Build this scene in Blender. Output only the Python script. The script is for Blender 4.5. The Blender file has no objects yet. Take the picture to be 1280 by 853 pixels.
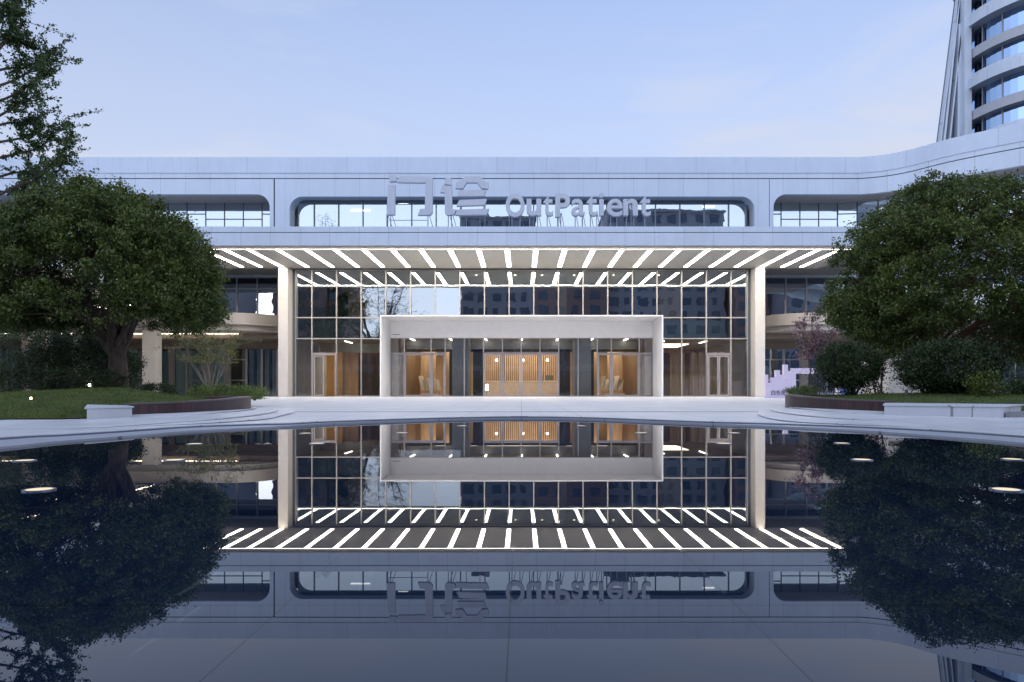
import bpy, math, random
import numpy as np
from mathutils import Vector, Matrix
from mathutils.geometry import tessellate_polygon
random.seed(7); RNG = np.random.default_rng(11)
R = math.radians
scene = bpy.context.scene
COL = scene.collection
F, VX, HY, CH = 853.0, 652.0, 489.5, 0.42      # focal (px), principal column, horizon row, eye height

def P(px, py, d):
    return ((px - VX) * d / F, d, CH - (py - HY) * d / F)
def G(px, py, z):
    d = (CH - z) * F / (py - HY)
    return ((px - VX) * d / F, d)

# ------------------------------------------------------------------ materials
MATS = {}
def new_mat(name):
    m = bpy.data.materials.new(name); m.use_nodes = True
    nt = m.node_tree; nt.nodes.clear()
    out = nt.nodes.new('ShaderNodeOutputMaterial')
    MATS[name] = m
    return m, nt, out
def N(nt, t, **kw):
    n = nt.nodes.new(t)
    for k, v in kw.items(): setattr(n, k, v)
    return n
def L(nt, a, b): nt.links.new(a, b)
def noise_fac(nt, scale, detail=4, rough=0.55, stretch=None, coord='Object'):
    tc = N(nt, 'ShaderNodeTexCoord'); src = tc.outputs[coord]
    if stretch:
        mp = N(nt, 'ShaderNodeMapping'); mp.inputs['Scale'].default_value = stretch
        L(nt, src, mp.inputs[0]); src = mp.outputs[0]
    n = N(nt, 'ShaderNodeTexNoise'); n.inputs['Scale'].default_value = scale
    n.inputs['Detail'].default_value = detail; n.inputs['Roughness'].default_value = rough
    L(nt, src, n.inputs['Vector'])
    return n.outputs['Fac']
def ramp(nt, fac, stops):
    r = N(nt, 'ShaderNodeValToRGB'); e = r.color_ramp.elements
    while len(e) < len(stops): e.new(0.5)
    for i, (p, c) in enumerate(stops):
        e[i].position = p; e[i].color = (*c, 1) if len(c) == 3 else c
    L(nt, fac, r.inputs[0]); return r.outputs[0]
def math_n(nt, op, a, b=None):
    n = N(nt, 'ShaderNodeMath', operation=op)
    for i, v in enumerate((a, b)):
        if v is None: continue
        if isinstance(v, (int, float)): n.inputs[i].default_value = v
        else: L(nt, v, n.inputs[i])
    return n.outputs[0]
def mixc(nt, fac, a, b, blend='MIX'):
    n = N(nt, 'ShaderNodeMix', data_type='RGBA', blend_type=blend)
    if isinstance(fac, (int, float)): n.inputs[0].default_value = fac
    else: L(nt, fac, n.inputs[0])
    for i, v in ((6, a), (7, b)):
        if isinstance(v, tuple): n.inputs[i].default_value = (*v, 1)
        else: L(nt, v, n.inputs[i])
    return n.outputs[2]
def simple(name, col, rough=0.5, metal=0.0, var=0.12, scale=3.0, spec=0.5, bump=0.0, bscale=40, stretch=None):
    m, nt, out = new_mat(name)
    p = N(nt, 'ShaderNodeBsdfPrincipled')
    f = noise_fac(nt, scale, 5, 0.6, stretch)
    lo = tuple(c * (1 - var) for c in col); hi = tuple(min(1, c * (1 + var)) for c in col)
    L(nt, ramp(nt, f, [(0.3, lo), (0.7, hi)]), p.inputs['Base Color'])
    p.inputs['Roughness'].default_value = rough; p.inputs['Metallic'].default_value = metal
    p.inputs['Specular IOR Level'].default_value = spec
    if bump:
        b = N(nt, 'ShaderNodeBump'); b.inputs['Strength'].default_value = bump; b.inputs['Distance'].default_value = 0.01
        L(nt, noise_fac(nt, bscale, 6), b.inputs['Height']); L(nt, b.outputs[0], p.inputs['Normal'])
    L(nt, p.outputs[0], out.inputs[0]); return m
def emit(name, col, s):
    m, nt, out = new_mat(name)
    e = N(nt, 'ShaderNodeEmission'); e.inputs[0].default_value = (*col, 1); e.inputs[1].default_value = s
    L(nt, e.outputs[0], out.inputs[0]); return m

def seam_lines(nt, axis, pitch, half, offset=0.0):
    """1 on the joint, 0 elsewhere, along one object axis"""
    tc = N(nt, 'ShaderNodeTexCoord'); s = N(nt, 'ShaderNodeSeparateXYZ'); L(nt, tc.outputs['Object'], s.inputs[0])
    v = math_n(nt, 'ADD', s.outputs[axis], 1000 * pitch + offset)
    f = math_n(nt, 'MODULO', v, pitch)
    c = math_n(nt, 'SUBTRACT', f, pitch / 2); c = math_n(nt, 'ABSOLUTE', c)
    return math_n(nt, 'GREATER_THAN', c, pitch / 2 - half)

def panel_mat(name, col, pitch=1.62, rough=0.42, seam=0.58):
    m, nt, out = new_mat(name)
    p = N(nt, 'ShaderNodeBsdfPrincipled')
    f = noise_fac(nt, 0.35, 3, 0.5)
    c = ramp(nt, f, [(0.3, tuple(x * 0.95 for x in col)), (0.7, col)])
    f2 = noise_fac(nt, 5, 5, 0.7, (1, 1, 0.12))
    c = mixc(nt, 0.10, c, ramp(nt, f2, [(0.35, tuple(x * 0.6 for x in col)), (0.7, col)]))
    sm = seam_lines(nt, 0, pitch, 0.010, pitch / 2)
    tcc = N(nt, 'ShaderNodeTexCoord'); sp_ = N(nt, 'ShaderNodeSeparateXYZ'); L(nt, tcc.outputs['Object'], sp_.inputs[0])
    cell = math_n(nt, 'FLOOR', math_n(nt, 'DIVIDE', math_n(nt, 'ADD', sp_.outputs[0], pitch * 1000.5), pitch))
    wn = N(nt, 'ShaderNodeTexWhiteNoise', noise_dimensions='1D'); L(nt, cell, wn.inputs['W'])
    c = mixc(nt, 1.0, c, ramp(nt, wn.outputs['Value'], [(0, (.955, .96, .965)), (1, (1.0, 1.0, 1.0))]), 'MULTIPLY')
    st_ = noise_fac(nt, 1.0, 4, .6, (2.2, 1, .5))
    c = mixc(nt, 1.0, c, ramp(nt, st_, [(.35, (.955, .955, .95)), (.6, (1.0, 1.0, 1.0))]), 'MULTIPLY')
    c = mixc(nt, sm, c, tuple(x * seam for x in col))
    L(nt, c, p.inputs['Base Color']); p.inputs['Roughness'].default_value = rough
    p.inputs['Metallic'].default_value = 0.15
    L(nt, p.outputs[0], out.inputs[0]); return m

def glass_mat(name, tint, refl, wob=0.0015, gcol=(0.86, 0.95, 1.0)):
    m, nt, out = new_mat(name)
    tr = N(nt, 'ShaderNodeBsdfTransparent'); tr.inputs[0].default_value = (*tint, 1)
    gl = N(nt, 'ShaderNodeBsdfGlossy'); gl.inputs['Roughness'].default_value = 0.004
    gl.inputs['Color'].default_value = (*gcol, 1)
    b = N(nt, 'ShaderNodeBump'); b.inputs['Strength'].default_value = 1.0; b.inputs['Distance'].default_value = wob
    L(nt, noise_fac(nt, 1.1, 2, 0.4), b.inputs['Height']); L(nt, b.outputs[0], gl.inputs['Normal'])
    fr = N(nt, 'ShaderNodeFresnel'); fr.inputs[0].default_value = 1.5
    f = math_n(nt, 'MULTIPLY', fr.outputs[0], 1.0 - refl); f = math_n(nt, 'ADD', f, refl)
    mx = N(nt, 'ShaderNodeMixShader'); L(nt, f, mx.inputs[0]); L(nt, tr.outputs[0], mx.inputs[1]); L(nt, gl.outputs[0], mx.inputs[2])
    L(nt, mx.outputs[0], out.inputs[0]); return m

panel = panel_mat('white_panel', (0.62, 0.70, 0.80))
panel_up = panel_mat('white_panel_coping', (0.58, 0.655, 0.77), pitch=3.24, rough=0.35)
portal_mat = simple('portal_white', (0.86, 0.85, 0.85), 0.4, var=0.03)
soffit_mat = simple('soffit_panel', (0.385, 0.37, 0.345), 0.5, var=0.05, scale=0.6)
column_mat = simple('column_white', (0.62, 0.585, 0.55), 0.4, var=0.04)
wing_mat = simple('wing_beige', (0.44, 0.40, 0.36), 0.5, var=0.06)
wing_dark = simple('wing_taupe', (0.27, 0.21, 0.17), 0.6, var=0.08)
joint_mat = simple('joint_dark', (0.05, 0.055, 0.07), 0.6)
mull_mat = simple('mullion_champagne', (0.50, 0.47, 0.44), 0.35, 0.4, var=0.05)
mull_dark = simple('mullion_grey', (0.13, 0.15, 0.18), 0.4, 0.4, var=0.05)
door_mat = simple('door_aluminium', (0.40, 0.36, 0.36), 0.4, 0.3, var=0.05)
glass_main = glass_mat('glass_curtain', (0.55, 0.60, 0.60), 0.34)
glass_top = glass_mat('glass_ribbon', (0.45, 0.52, 0.58), 0.50, 0.0015, (0.80, 0.92, 1.0))
glass_tower = glass_mat('glass_tower', (0.10, 0.18, 0.30), 0.80, 0.001, (0.50, 0.70, 1.0))
glass_low = glass_mat('glass_lobby', (0.93, 0.94, 0.93), 0.08, 0.002)
glass_wing = glass_mat('glass_wing', (0.30, 0.36, 0.42), 0.40, 0.004)
glass_teal = glass_mat('glass_teal', (0.66, 0.76, 0.76), 0.08, 0.003)
spandrel = simple('spandrel_dark', (0.07, 0.10, 0.11), 0.25, var=0.2)
strip_em = emit('strip_light', (1.0, 0.91, 0.78), 9.4)
strip_dim = emit('led_line', (1.0, 0.88, 0.68), 3.0)
tube_em = emit('tube_light', (1.0, 0.94, 0.84), 3.5)
warm_em = emit('warm_fill', (1.0, 0.82, 0.62), 2.0)
down_em = emit('downlight', (1.0, 0.85, 0.62), 5.0)
pool_em = emit('pool_light', (1.0, 0.86, 0.60), 0.42)
spot_em = emit('spike_light', (1.0, 0.83, 0.38), 4.0)
wood = simple('wood_panel', (0.52, 0.37, 0.24), 0.5, var=0.18, scale=4, stretch=(1, 1, 0.15))
wood2 = simple('wood_dark', (0.16, 0.10, 0.06), 0.5, var=0.2, scale=4, stretch=(1, 1, 0.15))
inner_wall = simple('inner_wall', (0.34, 0.34, 0.33), 0.6, var=0.05)
inner_dark = simple('inner_dark', (0.07, 0.07, 0.075), 0.6, var=0.1)
inner_floor = simple('lobby_stone', (0.40, 0.36, 0.31), 0.25, var=0.08)
inner_ceil = simple('lobby_ceiling', (0.45, 0.42, 0.36), 0.6, var=0.05)
cream = simple('cream_stone', (0.66, 0.60, 0.50), 0.5, var=0.06)
curtain = simple('curtain_cloth', (0.72, 0.66, 0.60), 0.9, var=0.12, scale=9, stretch=(6, 1, 0.1))
sign_mat = simple('sign_enamel', (0.50, 0.54, 0.62), 0.4, var=0.05)
steel = simple('sign_steel', (0.22, 0.25, 0.32), 0.4, 0.6)
bark = simple('bark', (0.085, 0.062, 0.045), 0.9, var=0.45, scale=14, bump=0.8, bscale=30, stretch=(1, 1, 0.25))
bark_red = simple('bark_red', (0.13, 0.065, 0.035), 0.85, var=0.4, scale=14, bump=0.8, bscale=30, stretch=(1, 1, 0.25))
bark_pale = simple('bark_pale', (0.20, 0.17, 0.13), 0.85, var=0.3, scale=14)
pole_mat = simple('pole_grey', (0.16, 0.19, 0.23), 0.4, 0.5)
sign_white = simple('sign_board', (0.66, 0.58, 0.72), 0.5, var=0.04)
ink = simple('ink', (0.04, 0.035, 0.05), 0.6)
lamp_black = simple('lamp_black', (0.03, 0.03, 0.03), 0.5)
soil = simple('soil', (0.05, 0.04, 0.03), 0.95, var=0.3, scale=20)
kerb_mat = simple('gravel_kerb', (0.25, 0.25, 0.26), 0.8, var=0.35, scale=60)

def leaf_mat(name, a, b, c=None, trans=0.25, clump=1.4):
    m, nt, out = new_mat(name)
    g = N(nt, 'ShaderNodeNewGeometry')
    st = [(0.0, a), (0.75, b)] + ([(0.97, c)] if c else [(1.0, b)])
    col = ramp(nt, g.outputs['Random Per Island'], st)
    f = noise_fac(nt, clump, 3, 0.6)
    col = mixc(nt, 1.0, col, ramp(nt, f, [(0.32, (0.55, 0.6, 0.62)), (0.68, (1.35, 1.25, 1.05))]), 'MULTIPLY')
    p = N(nt, 'ShaderNodeBsdfPrincipled'); L(nt, col, p.inputs['Base Color'])
    p.inputs['Roughness'].default_value = 0.42; p.inputs['Specular IOR Level'].default_value = 0.4
    t = N(nt, 'ShaderNodeBsdfTranslucent'); L(nt, col, t.inputs[0])
    mx = N(nt, 'ShaderNodeMixShader'); mx.inputs[0].default_value = trans
    L(nt, p.outputs[0], mx.inputs[1]); L(nt, t.outputs[0], mx.inputs[2]); L(nt, mx.outputs[0], out.inputs[0]); return m
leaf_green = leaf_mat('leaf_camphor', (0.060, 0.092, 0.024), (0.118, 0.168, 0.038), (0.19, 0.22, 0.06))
leaf_dark = leaf_mat('leaf_dark', (0.022, 0.040, 0.015), (0.046, 0.076, 0.024))
leaf_hedge = leaf_mat('leaf_hedge', (0.030, 0.055, 0.016), (0.065, 0.105, 0.026))
leaf_olive = leaf_mat('leaf_olive', (0.11, 0.12, 0.03), (0.22, 0.22, 0.06))
leaf_lime = leaf_mat('leaf_lime', (0.11, 0.16, 0.035), (0.20, 0.26, 0.07))
leaf_pink = leaf_mat('leaf_blossom', (0.13, 0.08, 0.09), (0.33, 0.20, 0.25), (0.50, 0.38, 0.40))
leaf_young = leaf_mat('leaf_young', (0.03, 0.06, 0.022), (0.07, 0.12, 0.035))
grass_mat = leaf_mat('grass_blade', (0.085, 0.125, 0.024), (0.155, 0.205, 0.044), clump=2.5)
lawn_mat = simple('lawn_turf', (0.055, 0.082, 0.020), 0.95, var=0.4, scale=18, bump=1.0, bscale=60)

# paving granite
def stone_mat(name, col, joints=True, rough=0.55, px=0.9, py=1.8):
    m, nt, out = new_mat(name)
    p = N(nt, 'ShaderNodeBsdfPrincipled')
    c = ramp(nt, noise_fac(nt, 0.5, 4), [(0.3, tuple(x * 0.88 for x in col)), (0.7, tuple(x * 1.06 for x in col))])
    c = mixc(nt, 0.15, c, ramp(nt, noise_fac(nt, 90, 3), [(0.35, tuple(x * 0.5 for x in col)), (0.65, tuple(min(1, x * 1.25) for x in col))]))
    c = mixc(nt, 0.14, c, ramp(nt, noise_fac(nt, 2.2, 6, 0.75), [(0.45, tuple(x * 0.62 for x in col)), (0.6, col)]))
    if joints:
        j = math_n(nt, 'MAXIMUM', seam_lines(nt, 0, px, 0.006), seam_lines(nt, 1, py, 0.012, 0.35))
        c = mixc(nt, math_n(nt, 'MULTIPLY', j, 0.8), c, tuple(x * 0.3 for x in col))
    L(nt, c, p.inputs['Base Color'])
    L(nt, ramp(nt, noise_fac(nt, 1.1, 5), [(0.3, (rough - 0.12,) * 3), (0.7, (rough + 0.12,) * 3)]), p.inputs['Roughness'])
    b = N(nt, 'ShaderNodeBump'); b.inputs['Strength'].default_value = 0.25; b.inputs['Distance'].default_value = 0.003
    L(nt, noise_fac(nt, 120, 4), b.inputs['Height']); L(nt, b.outputs[0], p.inputs['Normal'])
    L(nt, p.outputs[0], out.inputs[0]); return m
pave = stone_mat('granite_paving', (0.74, 0.74, 0.75), rough=0.42)
rim_mat = stone_mat('granite_rim', (0.42, 0.44, 0.49), px=1.2, py=50, rough=0.5)
block_mat = stone_mat('granite_block', (0.62, 0.63, 0.66), px=1.2, py=1.2)
asphalt = simple('asphalt', (0.05, 0.05, 0.052), 0.9, var=0.3, scale=5)

def tile_mat():
    m, nt, out = new_mat('red_brown_tile')
    p = N(nt, 'ShaderNodeBsdfPrincipled')
    tc = N(nt, 'ShaderNodeTexCoord')
    w = N(nt, 'ShaderNodeTexWhiteNoise', noise_dimensions='1D')
    uv = N(nt, 'ShaderNodeUVMap'); s = N(nt, 'ShaderNodeSeparateXYZ'); L(nt, uv.outputs[0], s.inputs[0])
    q = math_n(nt, 'FLOOR', math_n(nt, 'MULTIPLY', s.outputs[0], 1 / 0.055)); L(nt, q, w.inputs['W'])
    c = ramp(nt, w.outputs['Value'], [(0.0, (0.022, 0.008, 0.011)), (0.6, (0.042, 0.012, 0.016)), (1.0, (0.085, 0.020, 0.022))])
    fr = math_n(nt, 'FRACT', math_n(nt, 'MULTIPLY', s.outputs[0], 1 / 0.055))
    j = math_n(nt, 'LESS_THAN', fr, 0.14)
    fz = math_n(nt, 'FRACT', math_n(nt, 'MULTIPLY', s.outputs[1], 1 / 0.115))
    j = math_n(nt, 'MAXIMUM', j, math_n(nt, 'LESS_THAN', fz, 0.05))
    c = mixc(nt, j, c, (0.02, 0.014, 0.014))
    L(nt, c, p.inputs['Base Color']); p.inputs['Roughness'].default_value = 0.35
    b = N(nt, 'ShaderNodeBump'); b.inputs['Strength'].default_value = 0.6; b.inputs['Distance'].default_value = 0.004
    b.invert = True; L(nt, j, b.inputs['Height']); L(nt, b.outputs[0], p.inputs['Normal'])
    L(nt, p.outputs[0], out.inputs[0]); return m
tile = tile_mat()

# thin sheet of still water on dark granite slabs
def water_mat():
    m, nt, out = new_mat('still_water')
    p = N(nt, 'ShaderNodeBsdfPrincipled')
    j = math_n(nt, 'MAXIMUM', seam_lines(nt, 0, 0.443, 0.0014, 0.443 / 2 + 0.022 - 0.2215), seam_lines(nt, 1, 0.615, 0.0022, 0.615 - 0.11))
    c = ramp(nt, noise_fac(nt, 1.3, 5), [(0.3, (0.004, 0.010, 0.025)), (0.7, (0.008, 0.016, 0.038))])
    sc = noise_fac(nt, 30, 2, 0.4, (1.0, 0.035, 1)); sc2 = noise_fac(nt, 2.4, 3)
    scm = math_n(nt, 'MULTIPLY', math_n(nt, 'GREATER_THAN', sc, 0.69), math_n(nt, 'GREATER_THAN', sc2, 0.55))
    c = mixc(nt, math_n(nt, 'MULTIPLY', scm, 0.35), c, (0.10, 0.11, 0.14))
    c = mixc(nt, j, c, (0.002, 0.002, 0.003))
    L(nt, c, p.inputs['Base Color'])
    p.inputs['Specular IOR Level'].default_value = 0.5; p.inputs['IOR'].default_value = 1.40
    L(nt, mixc(nt, j, (0.0, 0.0, 0.0), (0.04, 0.04, 0.04)), p.inputs['Roughness'])
    sp = N(nt, 'ShaderNodeMath', operation='MULTIPLY_ADD'); L(nt, j, sp.inputs[0]); sp.inputs[1].default_value = -0.22; sp.inputs[2].default_value = 0.5
    L(nt, sp.outputs[0], p.inputs['Specular IOR Level'])
    b = N(nt, 'ShaderNodeBump'); b.inputs['Strength'].default_value = 1.0; b.inputs['Distance'].default_value = 0.00012
    L(nt, noise_fac(nt, 1.6, 2, 0.4), b.inputs['Height']); L(nt, b.outputs[0], p.inputs['Normal'])
    L(nt, p.outputs[0], out.inputs[0]); return m
water = water_mat()

# ------------------------------------------------------------------ objects
def tag(o, label=None, cat=None, group=None, kind=None):
    if label: o['label'] = label
    if cat: o['category'] = cat
    if group: o['group'] = group
    if kind: o['kind'] = kind
    return o
def thing(name, label, cat, loc=(0, 0, 0), group=None):
    o = bpy.data.objects.new(name, None); COL.objects.link(o); o.location = loc
    o.empty_display_size = 0.2
    return tag(o, label, cat, group)
def parent_to(o, par):
    if par is None: return
    o.parent = par
    m = Matrix.Identity(4); q = par; chain = []
    loc = Vector((0, 0, 0))
    while q is not None:                       # things only translate
        if q.parent is None: loc = Vector(q.location)
        q = q.parent
    if par.parent is None: o.matrix_parent_inverse = Matrix.Translation(-Vector(par.location))
class MB:
    def __init__(s): s.v = []; s.f = []; s.uv = None
    def box(s, x0, x1, y0, y1, z0, z1):
        b = len(s.v)
        s.v += [(x0, y0, z0), (x1, y0, z0), (x1, y1, z0), (x0, y1, z0), (x0, y0, z1), (x1, y0, z1), (x1, y1, z1), (x0, y1, z1)]
        s.f += [tuple(b + i for i in q) for q in ((0, 3, 2, 1), (4, 5, 6, 7), (0, 1, 5, 4), (1, 2, 6, 5), (2, 3, 7, 6), (3, 0, 4, 7))]
        return s
    def hexa(s, pts):
        b = len(s.v); s.v += [tuple(p) for p in pts]
        s.f += [tuple(b + i for i in q) for q in ((0, 3, 2, 1), (4, 5, 6, 7), (0, 1, 5, 4), (1, 2, 6, 5), (2, 3, 7, 6), (3, 0, 4, 7))]
        return s
    def prism(s, poly, f0, f1):
        """poly: 2D loop; f0/f1 map a 2D point to the two 3D faces"""
        n = len(poly); b = len(s.v)
        s.v += [f0(p) for p in poly] + [f1(p) for p in poly]
        for t in tessellate_polygon([[Vector((p[0], p[1], 0)) for p in poly]]):
            s.f.append(tuple(b + i for i in t)); s.f.append(tuple(b + n + i for i in reversed(t)))
        for i in range(n):
            j = (i + 1) % n; s.f.append((b + i, b + j, b + n + j, b + n + i))
        return s
    def plate(s, outer, holes, y0, y1):
        """XZ plate with holes between y0 (front) and y1"""
        loops = [outer] + holes
        allp = [p for l in loops for p in l]; n = len(allp); b = len(s.v)
        s.v += [(p[0], y0, p[1]) for p in allp] + [(p[0], y1, p[1]) for p in allp]
        for t in tessellate_polygon([[Vector((p[0], p[1], 0)) for p in l] for l in loops]):
            s.f.append(tuple(b + i for i in t)); s.f.append(tuple(b + n + i for i in reversed(t)))
        o = 0
        for l in loops:
            k = len(l)
            for i in range(k):
                j = (i + 1) % k; s.f.append((b + o + i, b + o + j, b + n + o + j, b + n + o + i))
            o += k
        return s
    def poly(s, poly, z0, z1):
        z0f = z0 if callable(z0) else (lambda p: z0); z1f = z1 if callable(z1) else (lambda p: z1)
        return s.prism(poly, lambda p: (p[0], p[1], z0f(p)), lambda p: (p[0], p[1], z1f(p)))
    def tube(s, pts, rad, n=6, cap=True):
        pts = [Vector(p) for p in pts]; b = len(s.v)
        if not hasattr(rad, '__len__'): rad = [rad] * len(pts)
        up = None
        for i, p in enumerate(pts):
            t = (pts[min(i + 1, len(pts) - 1)] - pts[max(i - 1, 0)]).normalized()
            if up is None:
                up = t.orthogonal().normalized()
            else:
                up = (up - t * up.dot(t)); up = up.normalized() if up.length > 1e-5 else t.orthogonal().normalized()
            w = t.cross(up)
            for k in range(n):
                a = 2 * math.pi * k / n
                s.v.append(tuple(p + (up * math.cos(a) + w * math.sin(a)) * rad[i]))
        for i in range(len(pts) - 1):
            for k in range(n):
                k2 = (k + 1) % n
                s.f.append((b + i * n + k, b + i * n + k2, b + (i + 1) * n + k2, b + (i + 1) * n + k))
        if cap:
            s.f.append(tuple(b + k for k in reversed(range(n)))); e = b + (len(pts) - 1) * n
            s.f.append(tuple(e + k for k in range(n)))
        return s
    def build(s, name, mat, par=None, smooth=False, uv=None, bevel=0):
        me = bpy.data.meshes.new(name); me.from_pydata([tuple(map(float, v)) for v in s.v], [], s.f)
        me.materials.append(mat)
        o = bpy.data.objects.new(name, me); COL.objects.link(o)
        import bmesh
        bm = bmesh.new(); bm.from_mesh(me); bmesh.ops.recalc_face_normals(bm, faces=bm.faces); bm.to_mesh(me); bm.free()
        if smooth: me.polygons.foreach_set('use_smooth', [True] * len(me.polygons))
        if uv:
            ul = me.uv_layers.new(name='UVMap')
            for l in me.loops: ul.data[l.index].uv = uv(me.vertices[l.vertex_index].co)
        if bevel:
            bv = o.modifiers.new('bev', 'BEVEL'); bv.width = bevel; bv.segments = 2; bv.limit_method = 'ANGLE'
        parent_to(o, par)
        return o
def struct(o): o['kind'] = 'structure'; return o

def rrect(x0, x1, z0, z1, r, corners='tl tr bl br', n=8):
    """rounded rectangle loop"""
    pts = []
    for key, cx, cz, a0 in (('br', x1 - r, z0 + r, -90), ('tr', x1 - r, z1 - r, 0), ('tl', x0 + r, z1 - r, 90), ('bl', x0 + r, z0 + r, 180)):
        if key in corners:
            pts += [(cx + r * math.cos(R(a0 + 90 * i / n)), cz + r * math.sin(R(a0 + 90 * i / n))) for i in range(n + 1)]
        else:
            pts.append({'br': (x1, z0), 'tr': (x1, z1), 'tl': (x0, z1), 'bl': (x0, z0)}[key])
    return pts

def smooth_path(pts, n=6, closed=False):
    """Catmull-Rom through the points"""
    out = []; m = len(pts)
    rng = range(m) if closed else range(m - 1)
    g = lambda i: np.array(pts[i % m] if closed else pts[max(0, min(m - 1, i))], float)
    for i in rng:
        p0, p1, p2, p3 = g(i - 1), g(i), g(i + 1), g(i + 2)
        for k in range(n):
            t = k / n
            out.append(tuple(0.5 * ((2 * p1) + (p2 - p0) * t + (2 * p0 - 5 * p1 + 4 * p2 - p3) * t * t + (3 * p1 - p0 - 3 * p2 + p3) * t ** 3)))
    if not closed: out.append(tuple(map(float, pts[-1])))
    return out

# ------------------------------------------------------------------ setting: ground, pool, terrace
g = MB(); g.box(-600, 600, -600, 600, -0.6, -0.15); struct(g.build('ground', asphalt))

pool_px = [(4.94, -3.78), (5.47, -3.76), (6.2, -3.58), (7.05, -3.38), (7.72, -2.9), (8.15, -2.68), (8.63, -2.48), (8.95, -2.2), (9.35, -1.85), (10.0, -1.1), (10.4, -.15), (10.15, .9), (9.2, 1.8), (8.2, 2.72), (7.5, 3.28), (6.86, 3.6), (6.05, 3.81), (5.36, 3.95)]
far = [(x, y) for y, x in pool_px]
near = [(4.25, 3.6), (4.3, 0.5), (4.1, -3.0), (0, -3.6), (-4.1, -3.0), (-4.25, 0.5), (-4.0, 3.4)]
pool_loop = smooth_path(far + near, 5, closed=True)
m = MB(); m.poly(pool_loop, -0.1, 0.0); struct(m.build('pool_water', water))

def ring(inner, outer_fn, zt, zb, name, mat):
    """strip between an inner loop and an outward loop (same count), with a skirt down on the inside"""
    mb = MB(); n = len(inner); outer = [outer_fn(i, p) for i, p in enumerate(inner)]
    zf = zt if callable(zt) else (lambda p: zt)
    for p in inner: mb.v.append((p[0], p[1], zf(p)))
    for p in outer: mb.v.append((p[0], p[1], zf(p)))
    for p in inner: mb.v.append((p[0], p[1], zb))
    for i in range(n):
        j = (i + 1) % n
        mb.f.append((i, j, n + j, n + i)); mb.f.append((2 * n + i, 2 * n + j, j, i))
    return mb.build(name, mat)
def out_from(c, k):
    return lambda i, p: (c[0] + (p[0] - c[0]) * k, c[1] + (p[1] - c[1]) * k)
# rim: low dark-edged slab round the water
rim_in = [(p[0] * 0.9995, p[1]) for p in pool_loop]
struct(ring(rim_in, out_from((0, 3.5), 1.35), 0.018, -0.09, 'pool_rim', rim_mat))
# terrace edge (riser line on the sides, pool edge in the middle)
terr = [(-4.33, 5.67), (-4.11, 6.13), (-3.90, 6.75), (-3.67, 7.55), (-3.25, 7.98), (-2.80, 8.25), (-2.56, 8.70), (-2.24, 9.05), (-1.87, 9.42), (-1.1, 10.04), (-.15, 10.44), (.9, 10.19), (1.83, 9.25), (2.45, 8.62), (2.95, 8.3), (3.47, 7.79), (3.85, 7.34), (4.19, 6.64), (4.35, 5.9), (4.8, 3.6), (4.9, .5), (4.7, -3.6), (0, -4.3), (-4.7, -3.6), (-4.9, .5), (-4.6, 3.4)]
terr_loop = smooth_path(terr, 5, closed=True)
kf = MB(); nk = len(terr_loop)  # dark strip laid over the riser face, its shade put in as colour
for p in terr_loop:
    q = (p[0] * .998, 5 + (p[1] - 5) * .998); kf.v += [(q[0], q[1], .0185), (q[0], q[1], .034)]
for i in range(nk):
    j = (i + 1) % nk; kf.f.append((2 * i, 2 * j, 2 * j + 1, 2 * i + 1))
struct(kf.build('riser_shade_strip', simple('riser_shade_grey', (.13, .15, .19), .6, var=.2)))
def terr_z(y): return 0.042 if y < 14 else 0.042 + 0.038 * min(1, (y - 14) / 30)
mb = MB(); n = len(terr_loop)
def scale_pt(p, k): return (p[0] * k, 5 + (p[1] - 5) * k)
rings = [1.0, 1.15, 1.5, 2.0, 3.0, 4.5, 7.2, 14]
for k in rings:
    for p in terr_loop:
        q = scale_pt(p, k); q = (q[0], min(q[1], 60)); mb.v.append((q[0], q[1], terr_z(q[1])))
for p in terr_loop: mb.v.append((p[0], p[1], -0.05))
for r_ in range(len(rings) - 1):
    for i in range(n):
        j = (i + 1) % n; mb.f.append((r_ * n + i, r_ * n + j, (r_ + 1) * n + j, (r_ + 1) * n + i))
b_ = len(rings) * n
for i in range(n):
    j = (i + 1) % n; mb.f.append((b_ + i, b_ + j, j, i))
struct(mb.build('terrace_paving', pave))
# drain line across the terrace and its colour change
mb = MB(); mb.box(-9, 9, 12.55, 12.63, 0.0425, 0.0465); struct(mb.build('drain_channel', joint_mat))

# stepped slabs left and right: base outline (x, y, base z, rise)
def slab_step(edge, inner_pts, name, lift):
    """edge: list of (x,y,zbase,rise) front outline; closes through inner_pts far behind"""
    e = smooth_path(edge, 5)
    loop = [(p[0], p[1]) for p in e] + inner_pts
    zs = {}
    for p in e: zs[(round(p[0], 4), round(p[1], 4))] = (p[2], p[3])
    def top(p):
        q = zs.get((round(p[0], 4), round(p[1], 4)))
        return (q[0] + max(q[1], 0.0008)) if q else lift
    def lipbot(p):
        q = zs.get((round(p[0], 4), round(p[1], 4)))
        return (q[0] + max(q[1], 0.0008) * 0.48) if q else lift - 0.02
    m_ = MB(); m_.poly(loop, lipbot, top); o = m_.build(name, pave); struct(o)
    # recessed plinth under the lip, coloured dark to deepen the shadow gap
    cx = sum(p[0] for p in loop) / len(loop); cy = sum(p[1] for p in loop) / len(loop)
    sh = []
    for p in loop:
        d = math.hypot(p[0] - cx, p[1] - cy); k = (d - 0.05) / d
        sh.append(((p[0] - cx) * k + cx, (p[1] - cy) * k + cy))
    idx = {(round(a[0], 4), round(a[1], 4)): (round(b[0], 4), round(b[1], 4)) for a, b in zip(sh, loop)}
    m2 = MB(); m2.poly(sh, -0.02, lambda p: lipbot(idx[(round(p[0], 4), round(p[1], 4))]) - 0.0005)
    o2 = m2.build('paving_plinth', joint_mat); struct(o2)
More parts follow.
